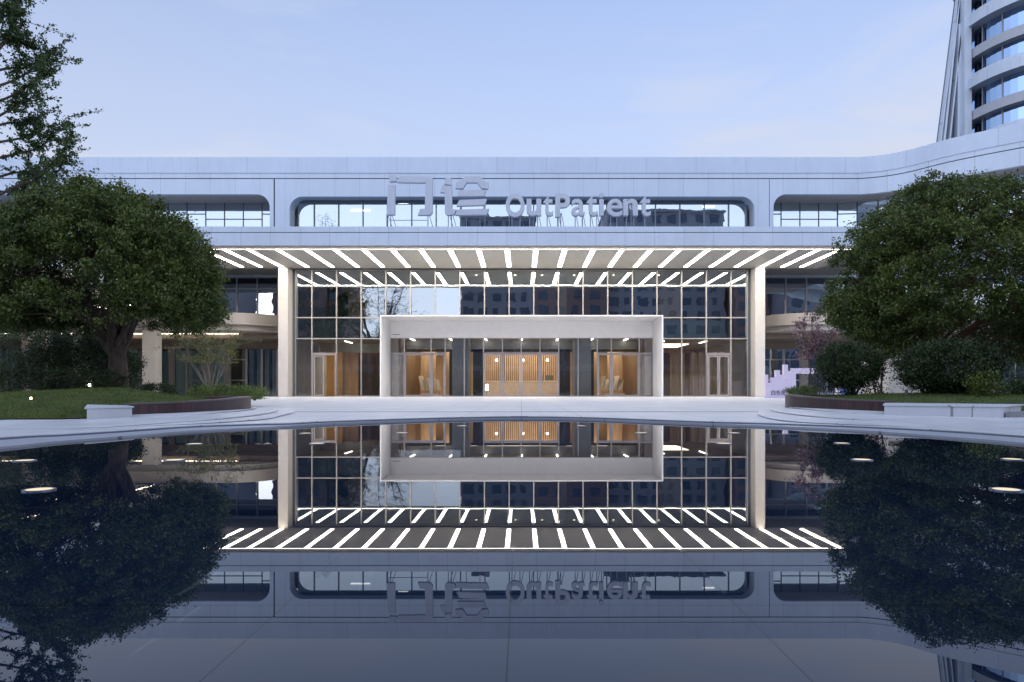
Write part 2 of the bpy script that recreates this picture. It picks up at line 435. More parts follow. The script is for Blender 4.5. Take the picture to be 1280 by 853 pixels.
L1 = [(-4.9, 7.0, .042, 0), (-4.25, 7.25, .042, .002), (-3.92, 7.62, .042, .008), (-3.58, 8.2, .042, .016), (-3.42, 9.16, .042, .02), (-3.65, 10.4, .042, .021), (-4.15, 12.5, .042, .02), (-5.2, 14.5, .042, .02), (-7, 15.6, .042, .02)]
L2 = [(-5.2, 6.9, .042, .002), (-4.43, 7.09, .042, .006), (-4.10, 7.74, .050, .014), (-3.87, 8.65, .057, .02), (-3.86, 9.76, .062, .021), (-4.01, 10.8, .062, .021), (-4.5, 12.6, .062, .02), (-5.4, 14.1, .062, .02), (-7, 14.9, .062, .02)]
L3 = [(-6.4, 7.2, .046, .002), (-5.5, 7.6, .048, .006), (-5.22, 8.3, .052, .012), (-4.98, 8.75, .060, .016), (-4.76, 9.85, .072, .02), (-4.73, 11.15, .08, .02), (-4.9, 12.3, .082, .02), (-5.3, 13.6, .082, .02), (-6.1, 14.3, .082, .02), (-7.5, 14.6, .082, .02)]
slab_step(L1, [(-12, 15.6), (-12, 6.8)], 'terrace_slab', 0.055)
slab_step(L2, [(-12, 14.9), (-12, 6.6)], 'terrace_slab', 0.065)
slab_step(L3, [(-12, 14.6), (-12, 7.0)], 'terrace_slab', 0.062)
R1 = [(4.9, 6.9, .042, 0), (4.2, 7.2, .042, .004), (3.92, 7.46, .042, .01), (3.37, 8.16, .042, .018), (3.36, 9.21, .042, .02), (3.83, 11.08, .042, .021), (4.6, 13, .042, .02), (5.6, 14.8, .042, .02), (7, 15.8, .042, .02)]
R2 = [(5.6, 7.0, .042, .002), (4.75, 7.4, .042, .006), (4.41, 8.03, .050, .014), (4.17, 8.82, .057, .02), (4.08, 10.0, .062, .021), (4.42, 11.97, .062, .02), (5, 13.6, .062, .02), (6, 14.9, .062, .02), (7.4, 15.4, .062, .02)]
R3 = [(6.9, 8.2, .044, .008), (6.2, 8.42, .046, .01), (6.0, 8.66, .048, .012), (5.57, 8.99, .053, .014), (5.18, 9.75, .062, .018), (5.1, 10.9, .072, .02), (5.32, 12.9, .082, .02), (5.55, 14.2, .082, .02), (6.3, 15.2, .082, .02), (8, 15.7, .082, .02)]
slab_step(R1, [(12, 15.8), (12, 6.8)], 'terrace_slab', 0.055)
slab_step(R2, [(12, 15.4), (12, 6.9)], 'terrace_slab', 0.065)
slab_step(R3, [(12, 15.7), (12, 8.0)], 'terrace_slab', 0.085)

# planters: curved tiled wall = strip along a path with varying top
def curved_wall(path, thick, side, name, label, base=0.03):
    """path: (x,y,ztop); side=+1 if the inside lies to +x of the travel direction normal"""
    pts = smooth_path(path, 8); outer = []; inner = []; tot = [0]
    for i, p in enumerate(pts):
        a = np.array(pts[max(i - 1, 0)][:2]); b = np.array(pts[min(i + 1, len(pts) - 1)][:2])
        t = (b - a) / (np.linalg.norm(b - a) + 1e-9); nn = np.array((-t[1], t[0])) * side
        outer.append((p[0], p[1], p[2])); inner.append((p[0] + nn[0] * thick, p[1] + nn[1] * thick, p[2]))
        if i: tot.append(tot[-1] + math.dist(pts[i][:2], pts[i - 1][:2]))
    t_ = thing(name, label, 'planter', (pts[0][0], pts[0][1], 0.06))
    key = {}
    for k, (o_, i_) in enumerate(zip(outer, inner)):
        key[(round(o_[0], 3), round(o_[1], 3))] = tot[k]; key[(round(i_[0], 3), round(i_[1], 3))] = tot[k]
    mb = MB(); n = len(outer)
    for o_, i_ in zip(outer, inner):
        mb.v += [(o_[0], o_[1], base), (o_[0], o_[1], o_[2] - .02), (i_[0], i_[1], i_[2] - .02), (i_[0], i_[1], base)]
    for i in range(n - 1):
        a, b = 4 * i, 4 * i + 4
        for k in range(4):
            k2 = (k + 1) % 4; mb.f.append((a + k, b + k, b + k2, a + k2))
    mb.f += [(0, 1, 2, 3), tuple(4 * (n - 1) + k for k in (3, 2, 1, 0))]
    mb.build('tiled_face', tile, t_, uv=lambda co: (key.get((round(co.x, 3), round(co.y, 3)), 0), co.z))
    mb = MB()
    for o_, i_ in zip(outer, inner):
        d = np.array((o_[0] - i_[0], o_[1] - i_[1])) * 0.04
        mb.v += [(o_[0] + d[0], o_[1] + d[1], o_[2] - .018), (o_[0] + d[0], o_[1] + d[1], o_[2]), (i_[0], i_[1], i_[2]), (i_[0], i_[1], i_[2] - .018)]
    for i in range(n - 1):
        a, b = 4 * i, 4 * i + 4
        for k in range(4):
            k2 = (k + 1) % 4; mb.f.append((a + k, b + k, b + k2, a + k2))
    mb.f += [(0, 1, 2, 3), tuple(4 * (n - 1) + k for k in (3, 2, 1, 0))]
    mb.build('coping', simple('dark_coping_' + name, (0.10, 0.075, 0.075), 0.5, var=0.2, scale=12), t_)
    return t_
LW = [(-5.54, 9.71, .248), (-5.30, 10.2, .258), (-5.16, 10.66, .268), (-5.02, 11.6, .292), (-5.03, 12.5, .314), (-5.2, 13.1, .323), (-5.6, 13.6, .325), (-6.4, 14.0, .325), (-7.6, 14.1, .325)]
curved_wall(LW, 0.22, 1, 'planter_wall', 'curved planter wall faced in narrow red-brown tiles, beside the short two-panel stone block')
RW = [(5.94, 11.19, .266), (5.80, 11.7, .275), (5.69, 12.2, .285), (5.50, 13.3, .32), (5.5, 14.1, .345), (5.8, 14.9, .35), (6.5, 15.4, .35), (8.5, 15.6, .35)]
curved_wall(RW, 0.22, -1, 'planter_wall', 'curved planter wall faced in narrow red-brown tiles, beside the long white stone bench')

t_ = thing('stone_bench', 'short pale granite block of two panels at the end of the red-brown planter wall', 'stone block', (-5.5, 9, .05))
m = MB(); m.poly([(-5.30, 8.32), (-5.16, 9.04), (-5.60, 9.68), (-6.55, 10.3)], 0.03, 0.205); m.build('block_body', block_mat, t_, bevel=0.008)
m = MB(); m.poly([(-5.305, 8.28), (-5.135, 9.04), (-5.61, 9.70), (-6.58, 10.34)], 0.2055, 0.222); m.build('coping', block_mat, t_)
t_ = thing('stone_bench', 'long pale granite bench wall of four panels below the big round shrub', 'stone block', (5.7, 9.4, .05))
m = MB(); m.poly([(5.23, 9.84), (6.23, 8.86), (7.25, 9.9), (6.1, 11.15), (5.95, 11.1)], 0.03, 0.214); m.build('block_body', block_mat, t_, bevel=0.008)
m = MB(); m.poly([(5.205, 9.83), (6.235, 8.825), (7.29, 9.9), (6.1, 11.19), (5.93, 11.14)], 0.2145, 0.234); m.build('coping', block_mat, t_)
m = MB(); m.poly([(6.35, 8.95), (9.5, 9.6), (9.5, 9.9), (7.3, 9.75)], 0.04, 0.15); o = m.build('gravel_kerb', kerb_mat)
tag(o, 'low speckled gravel kerb running on past the long stone bench', 'kerb')

# lawns
def inside(p, poly):
    x, y = p; c = False; n = len(poly); j = n - 1
    for i in range(n):
        xi, yi = poly[i]; xj, yj = poly[j]
        if (yi > y) != (yj > y) and x < (xj - xi) * (y - yi) / (yj - yi) + xi: c = not c
        j = i
    return c
def lawn_zl(x, y):
    s = min(1, max(0, (y - 8.0) / 6.2)); s = s * s * (3 - 2 * s)
    hump = math.exp(-((x + 9.0) / 2.0) ** 2)
    edge = min(1, max(0, (-5.1 - x) / 1.2))
    return 0.088 + s * (0.13 + 0.25 * hump * edge) + 0.03 * math.sin(x * 1.3 + y * 0.8) * s * edge
def lawn_zr(x, y):
    s = min(1, max(0, (y - 9.0) / 5)); s = s * s * (3 - 2 * s)
    return 0.13 + s * (0.14 + 0.10 * math.exp(-((x - 9.0) / 2.2) ** 2)) + 0.015 * math.sin(x * 1.7 + y)
lawnL = [(-5.62, 9.72), (-6.6, 10.3), (-5.28, 8.3), (-6.33, 8.28), (-9, 7.9), (-22, 8.5), (-22, 16), (-11, 16.5), (-7.6, 14.0), (-6.4, 13.9), (-5.7, 13.5), (-5.3, 13.05), (-5.13, 12.5), (-5.12, 11.6), (-5.26, 10.7), (-5.4, 10.25)]
lawnL = [(-5.62, 9.75), (-5.4, 10.25), (-5.26, 10.7), (-5.12, 11.6), (-5.13, 12.5), (-5.3, 13.05), (-5.7, 13.5), (-6.4, 13.9), (-7.6, 14.0), (-11, 16.5), (-22, 16), (-22, 8.5), (-9, 7.9), (-6.33, 8.28), (-5.45, 8.42)]
lawnR = [(6.05, 11.2), (5.85, 11.9), (5.6, 13.3), (5.6, 14.1), (5.9, 14.8), (6.6, 15.3), (8.5, 15.5), (12, 17), (22, 17), (22, 9.6), (9.5, 9.75), (7.4, 9.75), (7.1, 10.0)]
def lawn(poly, zf, name):
    xs = np.arange(min(p[0] for p in poly), max(p[0] for p in poly) + .1, .11); ys = np.arange(min(p[1] for p in poly), max(p[1] for p in poly) + .1, .11)
    mb = MB(); ids = {}
    def vid(i, j):
        if (i, j) not in ids:
            ids[(i, j)] = len(mb.v); mb.v.append((xs[i], ys[j], zf(xs[i], ys[j])))
        return ids[(i, j)]
    for i in range(len(xs) - 1):
        for j in range(len(ys) - 1):
            if inside((xs[i] + .05, ys[j] + .05), poly): mb.f.append((vid(i, j), vid(i + 1, j), vid(i + 1, j + 1), vid(i, j + 1)))
    return struct(mb.build(name, lawn_mat, smooth=True))
lawn(lawnL, lawn_zl, 'lawn'); lawn(lawnR, lawn_zr, 'lawn')

def quads_mesh(name, V, mat, par=None):
    """V: (n,4,3) array of quads"""
    n = len(V); me = bpy.data.meshes.new(name)
    me.vertices.add(n * 4); me.vertices.foreach_set('co', V.reshape(-1).astype(np.float32))
    me.loops.add(n * 4); me.loops.foreach_set('vertex_index', np.arange(n * 4, dtype=np.int32))
    me.polygons.add(n); me.polygons.foreach_set('loop_start', np.arange(0, n * 4, 4, dtype=np.int32))
    me.polygons.foreach_set('loop_total', np.full(n, 4, dtype=np.int32))
    me.update(); me.materials.append(mat)
    o = bpy.data.objects.new(name, me); COL.objects.link(o); parent_to(o, par); return o
def leaf_quads(C, size, aspect=0.5, up=0.35):
    """leaf rhombi at centres C with random tilt"""
    n = len(C)
    d = RNG.normal(size=(n, 3)); d[:, 2] -= 0.25; d /= np.linalg.norm(d, axis=1)[:, None]
    nr = RNG.normal(size=(n, 3)); nr[:, 2] += up * 2.5
    s = np.cross(d, nr); s /= (np.linalg.norm(s, axis=1)[:, None] + 1e-9)
    L_ = (size * RNG.uniform(0.7, 1.3, n))[:, None]; W = L_ * aspect * 0.5
    a = C - d * L_ / 2; b = C + d * L_ / 2; mid = C - d * L_ * 0.08
    return np.stack([a, mid + s * W, b, mid - s * W], axis=1)
def grass(poly, zf, n, name, label, hmin=.02, hmax=.05, ymax=16):
    xs0, xs1 = min(p[0] for p in poly), max(p[0] for p in poly); ys0, ys1 = min(p[1] for p in poly), max(p[1] for p in poly)
    pts = []
    while len(pts) < n:
        x = random.uniform(max(xs0, -13), min(xs1, 13)); y = random.uniform(ys0, min(ys1, ymax))
        if inside((x, y), poly): pts.append((x, y, zf(x, y) - .004))
    C = np.array(pts); a = RNG.uniform(0, 2 * np.pi, n); w = 0.004
    s = np.stack([np.cos(a) * w, np.sin(a) * w, np.zeros(n)], 1)
    h = RNG.uniform(hmin, hmax, n); lean = RNG.normal(size=(n, 2)) * 0.35
    t = C + np.stack([lean[:, 0] * h, lean[:, 1] * h, h], 1)
    V = np.stack([C - s, C + s, t + s * .3, t - s * .3], 1)
    o = quads_mesh(name, V, grass_mat); tag(o, label, 'grass', kind='stuff')
grass(lawnL, lawn_zl, 60000, 'grass', 'short mown grass on the mound beside the spike lights')
grass(lawnR, lawn_zr, 30000, 'grass', 'short mown grass behind the long stone bench')

# pool lights
base = None
PL = [(-.72, 8.24), (.72, 8.24), (-1.2, 6.85), (1.2, 6.85), (-2.15, 6.8), (2.13, 6.85), (-1.64, 5.47), (1.62, 5.47), (-2.6, 5.43), (2.58, 5.5), (-2.11, 4.15), (2.08, 4.17), (-3.0, 4.12), (3.02, 4.2), (-2.05, 2.9), (2.06, 2.9)]
where = ['first', 'second', 'third', 'fourth', 'fifth', 'sixth', 'seventh', 'eighth']
for i, (x, y) in enumerate(PL):
    if i == 0:
        t_ = base = thing('pool_light', 'x', 'pool light', (x, y, 0), 'pool lights set in the water')
        m = MB(); m.prism([(x + .05 * math.cos(a), y + .05 * math.sin(a)) for a in np.linspace(0, 2 * math.pi, 24, endpoint=False)], lambda p: (*p, -.02), lambda p: (*p, .0045)); m.build('lens', pool_em, t_)
        m = MB(); n_ = 24; r0, r1 = .051, .062
        for rr, zz in ((r0, -.02), (r0, .005), (r1, .005), (r1, -.02)):
            m.v += [(x + rr * math.cos(2 * math.pi * k / n_), y + rr * math.sin(2 * math.pi * k / n_), zz) for k in range(n_)]
        for q in range(3):
            for k in range(n_):
                k2 = (k + 1) % n_; m.f.append((q * n_ + k, q * n_ + k2, (q + 1) * n_ + k2, (q + 1) * n_ + k))
        m.build('ring', steel, t_)
    else:
        t_ = base.copy(); COL.objects.link(t_); t_.location = (x, y, 0)
        for ch in base.children:
            c = ch.copy(); COL.objects.link(c); c.parent = t_; c.matrix_parent_inverse = ch.matrix_parent_inverse.copy()
    row = where[{8.24: 0, 6.85: 1, 6.8: 1, 5.47: 2, 5.43: 2, 5.5: 2, 4.15: 3, 4.17: 3, 4.12: 3, 4.2: 3, 2.9: 4}[y]]
    t_['label'] = 'glowing round pool light, %s row from the building, %s one on the %s' % (row, 'outer' if i in (4, 5, 8, 9, 12, 13) else 'inner', 'left' if x < 0 else 'right')

# ------------------------------------------------------------------ main building
YG = 44.9      # plane of the ground floor glass
YW = 44.4      # plane of the upper wall
B = thing('hospital_building', 'wide white hospital entrance block with lit canopy, glass lobby and rounded ribbon windows', 'building', (0, YG, 0.08))
def bx(name, mat, x0, x1, y0, y1, z0, z1, par=None, bevel=0, label=None):
    m_ = MB(); m_.box(x0, x1, y0, y1, z0, z1); o = m_.build(name, mat, par or B, bevel=bevel)
    if label: o['label'] = label
    return o
# upper wall plate with the rounded central opening
hole = rrect(-15.1, 15.15, 10.55, 13.1, 0.85, 'tl tr')
m = MB(); m.plate([(-16.05, 9.3), (16.1, 9.3), (16.1, 14.24), (-16.05, 14.24)], [hole], YW, YW + 0.35); m.build('upper_wall', panel, B)
m = MB(); hz = hole; n = len(hz)      # reveal of the opening
for (x, z) in hz: m.v += [(x, YW + .35, z), (x, YW + 1.0, z)]
for i in range(n):
    j = (i + 1) % n; m.f.append((2 * i, 2 * j, 2 * j + 1, 2 * i + 1))
m.build('window_reveal', panel, B)
# end pieces with open notch
def notch(sign):
    r = 0.85; x0, x1 = 16.14, 22.0
    pts = [(x0, 9.3), (x1, 9.3), (x1, 10.55), (x0 + .25, 10.55)]
    pts += [(x0 + .25 + r - r * math.cos(R(a)), 13.25 - r + r * math.sin(R(a))) for a in range(0, 91, 10)]
    pts += [(x1, 13.25), (x1, 14.24), (x0, 14.24)]
    pts = [(sign * a, b) for a, b in pts]
    m = MB(); m.plate(pts, [], YW, YW + 0.3); m.build('upper_wall', panel, B)
    rv = pts[3:15]; m = MB()
    for (x, z) in rv: m.v += [(x, YW + .3, z), (x, YW + 2.1, z)]
    for i in range(len(rv) - 1): m.f.append((2 * i, 2 * i + 2, 2 * i + 3, 2 * i + 1))
    m.build('window_reveal', wing_mat if sign < 0 else wing_mat, B)
notch(-1); notch(1)
# wall above/below the side ribbons along a path that bends towards the viewer on one side
pathR = smooth_path([(22, YW), (23.2, 44.0), (24.4, 43.1), (25.7, 41.3), (27.1, 39.9), (28.6, 38.6), (32, 35.6), (37, 31.2), (44, 25)], 5)
pathR[0] = (22.0, YW)
pathL = [(-22.0, YW), (-46, YW)]
def offs(path, d, side=1):
    out = []
    for i, p in enumerate(path):
        a = np.array(path[max(i - 1, 0)]); b = np.array(path[min(i + 1, len(path) - 1)]); t = (b - a) / np.linalg.norm(b - a)
        nn = np.array((-t[1], t[0])) * side; out.append((p[0] + nn[0] * d, p[1] + nn[1] * d))
    return out
def ribbon(path, z0, z1, d0, d1, name, mat, side=1, par=None):
    a = offs(path, d0, side); b = offs(path, d1, side); m = MB(); n = len(path)
    for p, q in zip(a, b): m.v += [(*p, z0), (*p, z1), (*q, z1), (*q, z0)]
    for i in range(n - 1):
        for k in range(4):
            k2 = (k + 1) % 4; m.f.append((4 * i + k, 4 * i + 4 + k, 4 * i + 4 + k2, 4 * i + k2))
    m.f += [(0, 1, 2, 3), tuple(4 * (n - 1) + k for k in (3, 2, 1, 0))]
    return m.build(name, mat, par or B)
for path, side in ((pathR, 1), (pathL, -1)):
    ribbon(path, 13.25, 14.24, 0, .3, 'upper_wall', panel, side)
    ribbon(path, 9.3, 10.55, 0, .3, 'upper_wall', panel, side)
    full = ([(16.4, YW)] if side > 0 else [(-16.4, YW)]) + path
    ribbon(full, 13.255, 13.45, .3, 2.2, 'window_soffit', wing_mat, side)
    ribbon(full, 10.35, 10.545, .3, 2.2, 'window_sill', panel, side)
    # glass and mullions
    gp = offs(full, 2.1, side)
    seglen = 0; segs = []
    for i in range(len(gp) - 1):
        segs.append((seglen, gp[i], gp[i + 1])); seglen += math.dist(gp[i], gp[i + 1])
    def at_len(s):
        for s0, a, b in reversed(segs):
            if s >= s0:
                k = min(1, (s - s0) / math.dist(a, b)); return (a[0] + (b[0] - a[0]) * k, a[1] + (b[1] - a[1]) * k)
    s_ = 0.0; k_ = 0
    while s_ < seglen - 1.6:
        a = at_len(s_ + .03); b = at_len(s_ + 1.25)
        m = MB(); m.v = [(*a, 10.55), (*b, 10.55), (*b, 13.25), (*a, 13.25)]; m.f = [(0, 1, 2, 3)]
        w_ = m.build('window', glass_top, B)
        m = MB(); m.tube([(*at_len(s_), 10.55), (*at_len(s_), 13.25)], .045, 4)
        mid = offs([a, b], -.03, side)
        zz = 12.15 if k_ % 5 in (1, 2, 3) else 12.5
        m.tube([(*mid[0], zz), (*mid[1], zz)], .035, 4)
        m.build('mullion', mull_dark, w_)
        s_ += 1.28; k_ += 1
# coping bands, continuous left to right
allp = [(-46, YW), (-22, YW)] + [(0, YW)] + pathR
ribbon(allp, 14.30, 14.62, 0, .4, 'parapet', panel, 1)
ribbon(allp, 14.62, 15.65, -.05, .5, 'parapet', panel_up, 1)
ribbon(allp, 14.2, 14.34, .06, .3, 'shadow_joint', joint_mat, 1)
for x in (-16.07, 16.12): bx('shadow_joint', joint_mat, x - .03, x + .02, YW + .05, YW + .2, 9.4, 14.3)
bx('roof', wing_mat, -46, 22, YW + .4, 75, 14.9, 15.3)
# central ribbon window
xs = [-14.9] + [(-13.78 + 1.62 * i) for i in range(18)] + [14.95]
for i in range(len(xs) - 1):
    m = MB(); m.v = [(xs[i] + .02, YW + .98, 10.6), (xs[i + 1] - .02, YW + .98, 10.6), (xs[i + 1] - .02, YW + .98, 13.05), (xs[i] + .02, YW + .98, 13.05)]; m.f = [(0, 1, 2, 3)]
    w_ = m.build('window', glass_top, B)
    bx('mullion', mull_dark, xs[i + 1] - .035, xs[i + 1] + .035, YW + .9, YW + 1.0, 10.55, 13.1, w_)
bx('window_head', mull_dark, -14.9, 14.9, YW + .85, YW + .97, 12.92, 13.06)
# room behind the ribbons
bx('upper_room', simple('room_blue', (0.45, 0.50, 0.56), 0.8), -45, 40, YW + 7, YW + 7.3, 9, 14.5)
bx('upper_ceiling', inner_ceil, -45, 24, YW + 2.3, YW + 7, 13.6, 13.8)
bx('upper_floor', inner_wall, -45, 24, YG + .6, YW + 7, 9.2, 9.6)
for x, y, w in ((-13.2, 47, 1.9), (-17.4, 48, 1.6), (-12.4, 49.5, 1.4), (-8.6, 47.5, .7), (7.6, 47.3, .7), (12.9, 48.5, .8)):
    bx('ceiling_light', tube_em, x, x + w, y, y + .09, 13.5, 13.58)

# canopy -------------------------------------------------------------
CY0, CY1, CX, CZ = 37.4, 44.38, 19.3, 8.42
can = bx('canopy', soffit_mat, -CX + .02, CX - .02, CY0 + .12, CY1, CZ, CZ + .3)
bx('fascia', panel, -CX, CX, CY0, CY0 + .1, CZ - .0, 9.11, can)
bx('fascia', panel, -CX, CX, CY0 + .05, CY0 + .3, 9.16, 9.47, can)
bx('fascia_joint', joint_mat, -CX + .05, CX - .05, CY0 + .08, CY0 + .2, 9.08, 9.2, can)
bx('canopy_roof', panel_up, -CX, CX, CY0 + .3, CY1, 9.25, 9.40, can)
for s in (-1, 1): bx('fascia', panel, *sorted((s * CX, s * (CX - .1))), CY0 + .31, CY1, CZ, 9.24, can)
bx('soffit_trim', wing_mat, -CX + .02, CX - .02, CY0 + .11, CY0 + .75, CZ - .055, CZ - .004, can)
bx('edge_light', strip_em, -CX + .5, CX - .5, CY0 + .82, CY0 + 1.0, CZ - .012, CZ - .003, can)
sx = sorted([s * (.81 + 1.62 * k) for k in range(9) for s in (-1, 1)] + [-15.4, -16.75, -17.97, 15.4, 16.75, 17.97])
st0 = None
for x in sx:
    if st0 is None:
        st0 = bx('light_strip', strip_em, x - .125, x + .125, CY0 + 1.03, CY1 - .55, CZ - .012, CZ - .003, can); x00 = x
    else:
        o = st0.copy(); COL.objects.link(o); o.location = (x - x00, 0, 0)
        o.parent = can
# columns
for s in (-1, 1):
    x0, x1 = sorted((s * 15.04, s * 15.67))
    bx('column', column_mat, x0, x1, 43.9, YG - .02, .06, CZ - .005, bevel=.02)
    bx('base_plate', mull_mat, x0 - .02, x1 + .02, 43.88, YG - .03, .07, .12)
# curtain wall -----------------------------------------------------
GX = [-14.86] + [(-13.78 + 1.62 * i) for i in range(18)] + [14.86]
def pane(par, name, mat, x0, x1, y, z0, z1):
    m_ = MB(); m_.v = [(x0, y, z0), (x1, y, z0), (x1, y, z1), (x0, y, z1)]; m_.f = [(0, 1, 2, 3)]
    return m_.build(name, mat, par)
def bay(x0, x1, z0, z1, mat, label=None):
    """one framed pane"""
    w = .035; m_ = MB()
    m_.box(x0, x0 + w, YG - .09, YG + .05, z0, z1).box(x1 - w, x1, YG - .09, YG + .05, z0, z1)
    m_.box(x0 + w, x1 - w, YG - .085, YG + .05, z0, z0 + w).box(x0 + w, x1 - w, YG - .085, YG + .05, z1 - w, z1)
    f = m_.build('window', mull_mat, B); pane(f, 'pane', mat, x0 + w, x1 - w, YG, z0 + w, z1 - w); return f
glass_up = [glass_mat('glass_curtain_%d' % i, (0.55, 0.60, 0.60), 0.36 + .04 * (i % 3), .0012 + .0006 * i) for i in range(4)]
for i in range(len(GX) - 1):
    x0, x1 = GX[i], GX[i + 1]
    bay(x0, x1, 5.27, 8.40, glass_up[i % 4])
    if x0 < -9.0 or x1 > 9.0:
        bay(x0, x1, 3.89, 5.27, glass_main)
        door = (i == 1) or (i == len(GX) - 3)
        bay(x0, x1, 2.92 if door else .09, 3.89, glass_low)
        if door:   # double door under the transom
            d = thing  # noqa
            fr = MB(); fr.box(x0 + .03, x0 + .10, YG - .12, YG + .03, .085, 2.9).box(x1 - .10, x1 - .03, YG - .12, YG + .03, .085, 2.9).box(x0 + .1, x1 - .1, YG - .118, YG + .03, 2.8, 2.9)
            dr = fr.build('door', door_mat, B)
            for a, b in ((x0 + .12, (x0 + x1) / 2 - .01), ((x0 + x1) / 2 + .01, x1 - .12)):
                if a < -8 and a > x0 + .5: continue       # open leaf
                l_ = MB(); l_.box(a, a + .09, YG - .07, YG - .01, .1, 2.78).box(b - .09, b, YG - .07, YG - .01, .1, 2.78).box(a + .09, b - .09, YG - .068, YG - .012, .1, .2).box(a + .09, b - .09, YG - .068, YG - .012, 2.68, 2.78)
                lf = l_.build('leaf', door_mat, dr)
                pane(dr, 'pane', glass_low, a + .09, b - .09, YG - .04, .2, 2.68)
            hd = MB(); hd.box((x0 + x1) / 2 - .15, (x0 + x1) / 2 - .12, YG - .16, YG - .13, .9, 1.5).box((x0 + x1) / 2 + .12, (x0 + x1) / 2 + .15, YG - .16, YG - .13, .9, 1.5)
            hd.build('handle', steel, dr)
# spandrel backing behind the middle row
for s in (-1, 1): bx('spandrel', spandrel, *sorted((s * 9.2, s * 14.84)), YG + .12, YG + .5, 3.95, 5.2)
for s in (-1, 1): bx('jamb', mull_dark, *sorted((s * 14.87, s * 15.03)), YG - .1, YG + .4, .08, 8.4)

# entrance portal ---------------------------------------------------
YP = 41.8
por = MB()
W0, W1, Z1 = 8.60, 8.66, 5.02          # inner / outer half-width at the front
# box frame: top and two sides, running from the front rim back to the glass
por.box(-8.68, 8.68, YP, YG - .12, 5.02, 5.10)
port = por.build('entrance_portal', portal_mat, B)
for s in (-1, 1):
    bx('portal_side', portal_mat, *sorted((s * 8.60, s * 8.68)), YP, YG - .12, .07, 5.018, port)
PB = YG - .25                           # back plane of the portal
m = MB(); m.box(-8.59, 8.59, PB, PB + .15, 3.93, 5.015); m.build('portal_fascia', portal_mat, port)
bx('portal_number', steel, -8.45, -7.95, PB - .01, PB - .003, 4.12, 4.16, port)
# portal glazing, doors
YD = YG - .18
def dx(px): return (px - 652) * YD / F
zt, zm = 3.92, 2.92
cols = [488, 505.4, 539, 556.6, 580.4, 604.5, 628, 651.5, 675, 698.5, 722.6, 746.6, 764, 799, 816]
cx_ = [dx(c) for c in cols]
def framed(x0, x1, z0, z1, name, fmat, gmat, par, w=.05, y=YD):
    m_ = MB(); m_.box(x0, x0 + w, y - .06, y + .05, z0, z1).box(x1 - w, x1, y - .06, y + .05, z0, z1)
    m_.box(x0 + w, x1 - w, y - .055, y + .05, z0, z0 + w).box(x0 + w, x1 - w, y - .055, y + .05, z1 - w, z1)
    f = m_.build(name, fmat, par); pane(f, 'pane', gmat, x0 + w, x1 - w, y, z0 + w, z1 - w); return f
inner_y = YD
for i in range(len(cols) - 1):
    a, b = cx_[i], cx_[i + 1]
    door = (cols[i], cols[i + 1]) in ((505.4, 539), (539, 556.6), (604.5, 628), (628, 651.5), (651.5, 675), (675, 698.5), (746.6, 764), (764, 799), )
    if i in (3, 10, 4, 9):
        framed(a, b, .09, zt, 'window', mull_mat, glass_low, port, .03)
    else:
        framed(a, b, zm, zt, 'window', mull_mat, glass_low, port, .035)
        if door:
            d_ = framed(a + .01, b - .01, .09, zm - .03, 'door', door_mat, glass_low, port, .10)
            m_ = MB(); hx = b - .16 if i % 2 else a + .14
            m_.box(hx, hx + .03, YD - .14, YD - .10, .95, 1.5).box(hx, hx + .03, YD - .1, YD - .061, 1.0, 1.03).box(hx, hx + .03, YD - .1, YD - .061, 1.42, 1.45); m_.build('handle', steel, d_)
        else:
            framed(a, b, .09, zm - .03, 'side_light', door_mat, glass_low, port, .06)
            if cols[i] == 488 or cols[i] >= 799: bx('translucent_panel', simple('frosted', (0.42, 0.36, 0.33), 0.6), a + .07, b - .07, YD + .08, YD + .1, .15, zm - .1, port)
    bx('door_head', door_mat, a, b, YD - .09, YD + .03, zm - .028, zm + .02, port) if i not in (3, 10, 4, 9) else None

# lobby interior ---------------------------------------------------
bx('lobby_floor', inner_floor, -15, 15, YG + .05, 60, .03, .085)
bx('lobby_ceiling', inner_ceil, -15, 15, YG + .5, 60, 3.98, 4.2)
bx('lobby_back_wall', wood, -15, 15, 58, 58.3, .08, 4)
for s in (-1, 1): bx('lobby_side_wall', inner_wall, *sorted((s * 15, s * 15.3)), YG + .1, 60, .08, 8.5)
for s in (-1, 1):   # grey pillars either side of the centre doors
    bx('lobby_pillar', inner_wall, *sorted((s * dx(652 + 67) , s * dx(652 + 88))), YG + .35, YG + 2.4, .09, 3.97)
    bx('inner_partition', inner_dark, *sorted((s * dx(652 + 49), s * dx(652 + 64.5))), YG + 2.6, YG + 2.8, .09, 3.3)
    bx('inner_partition', inner_dark, *sorted((s * dx(652 + 88.5), s * dx(652 + 96))), YG + 2.6, YG + 2.8, .09, 3.3)
    bx('inner_partition', wood2, *sorted((s * 8.0, s * 8.85)), YG + .3, YG + 9, .09, 3.97)
bx('vestibule_beam', inner_dark, -8.0, 8.0, YG + 2.6, YG + 2.8, 3.18, 3.36)
bx('upper_lining', inner_wall, -8.0, 8.0, YG + 2.55, YG + 2.59, 3.37, 3.97)
for x in (-7.42, -4.8, -2.44, 0, 2.44, 4.75, 7.1):
    bx('tube_light', tube_em, x - .05, x + .05, YG + .6, YG + 2.4, 3.93, 3.965)
for x in (-12.4, -9.4, 10.0, 13.0): bx('tube_light', tube_em, x - .04, x + .04, YG + 3, YG + 5, 3.93, 3.965)
for x0, x1, y0, y1 in ((-7.5, -3.6, 48, 55), (-2.8, 2.8, 49.5, 56.5), (3.6, 7.5, 48, 55), (-13.6, -10.5, 50.8, 55), (10.5, 12.5, 51, 55)):
    bx('added_light_panel', warm_em, x0, x1, y0, y1, 3.95, 3.972)  # glowing ceiling panels added to brighten the lobby and counter fronts
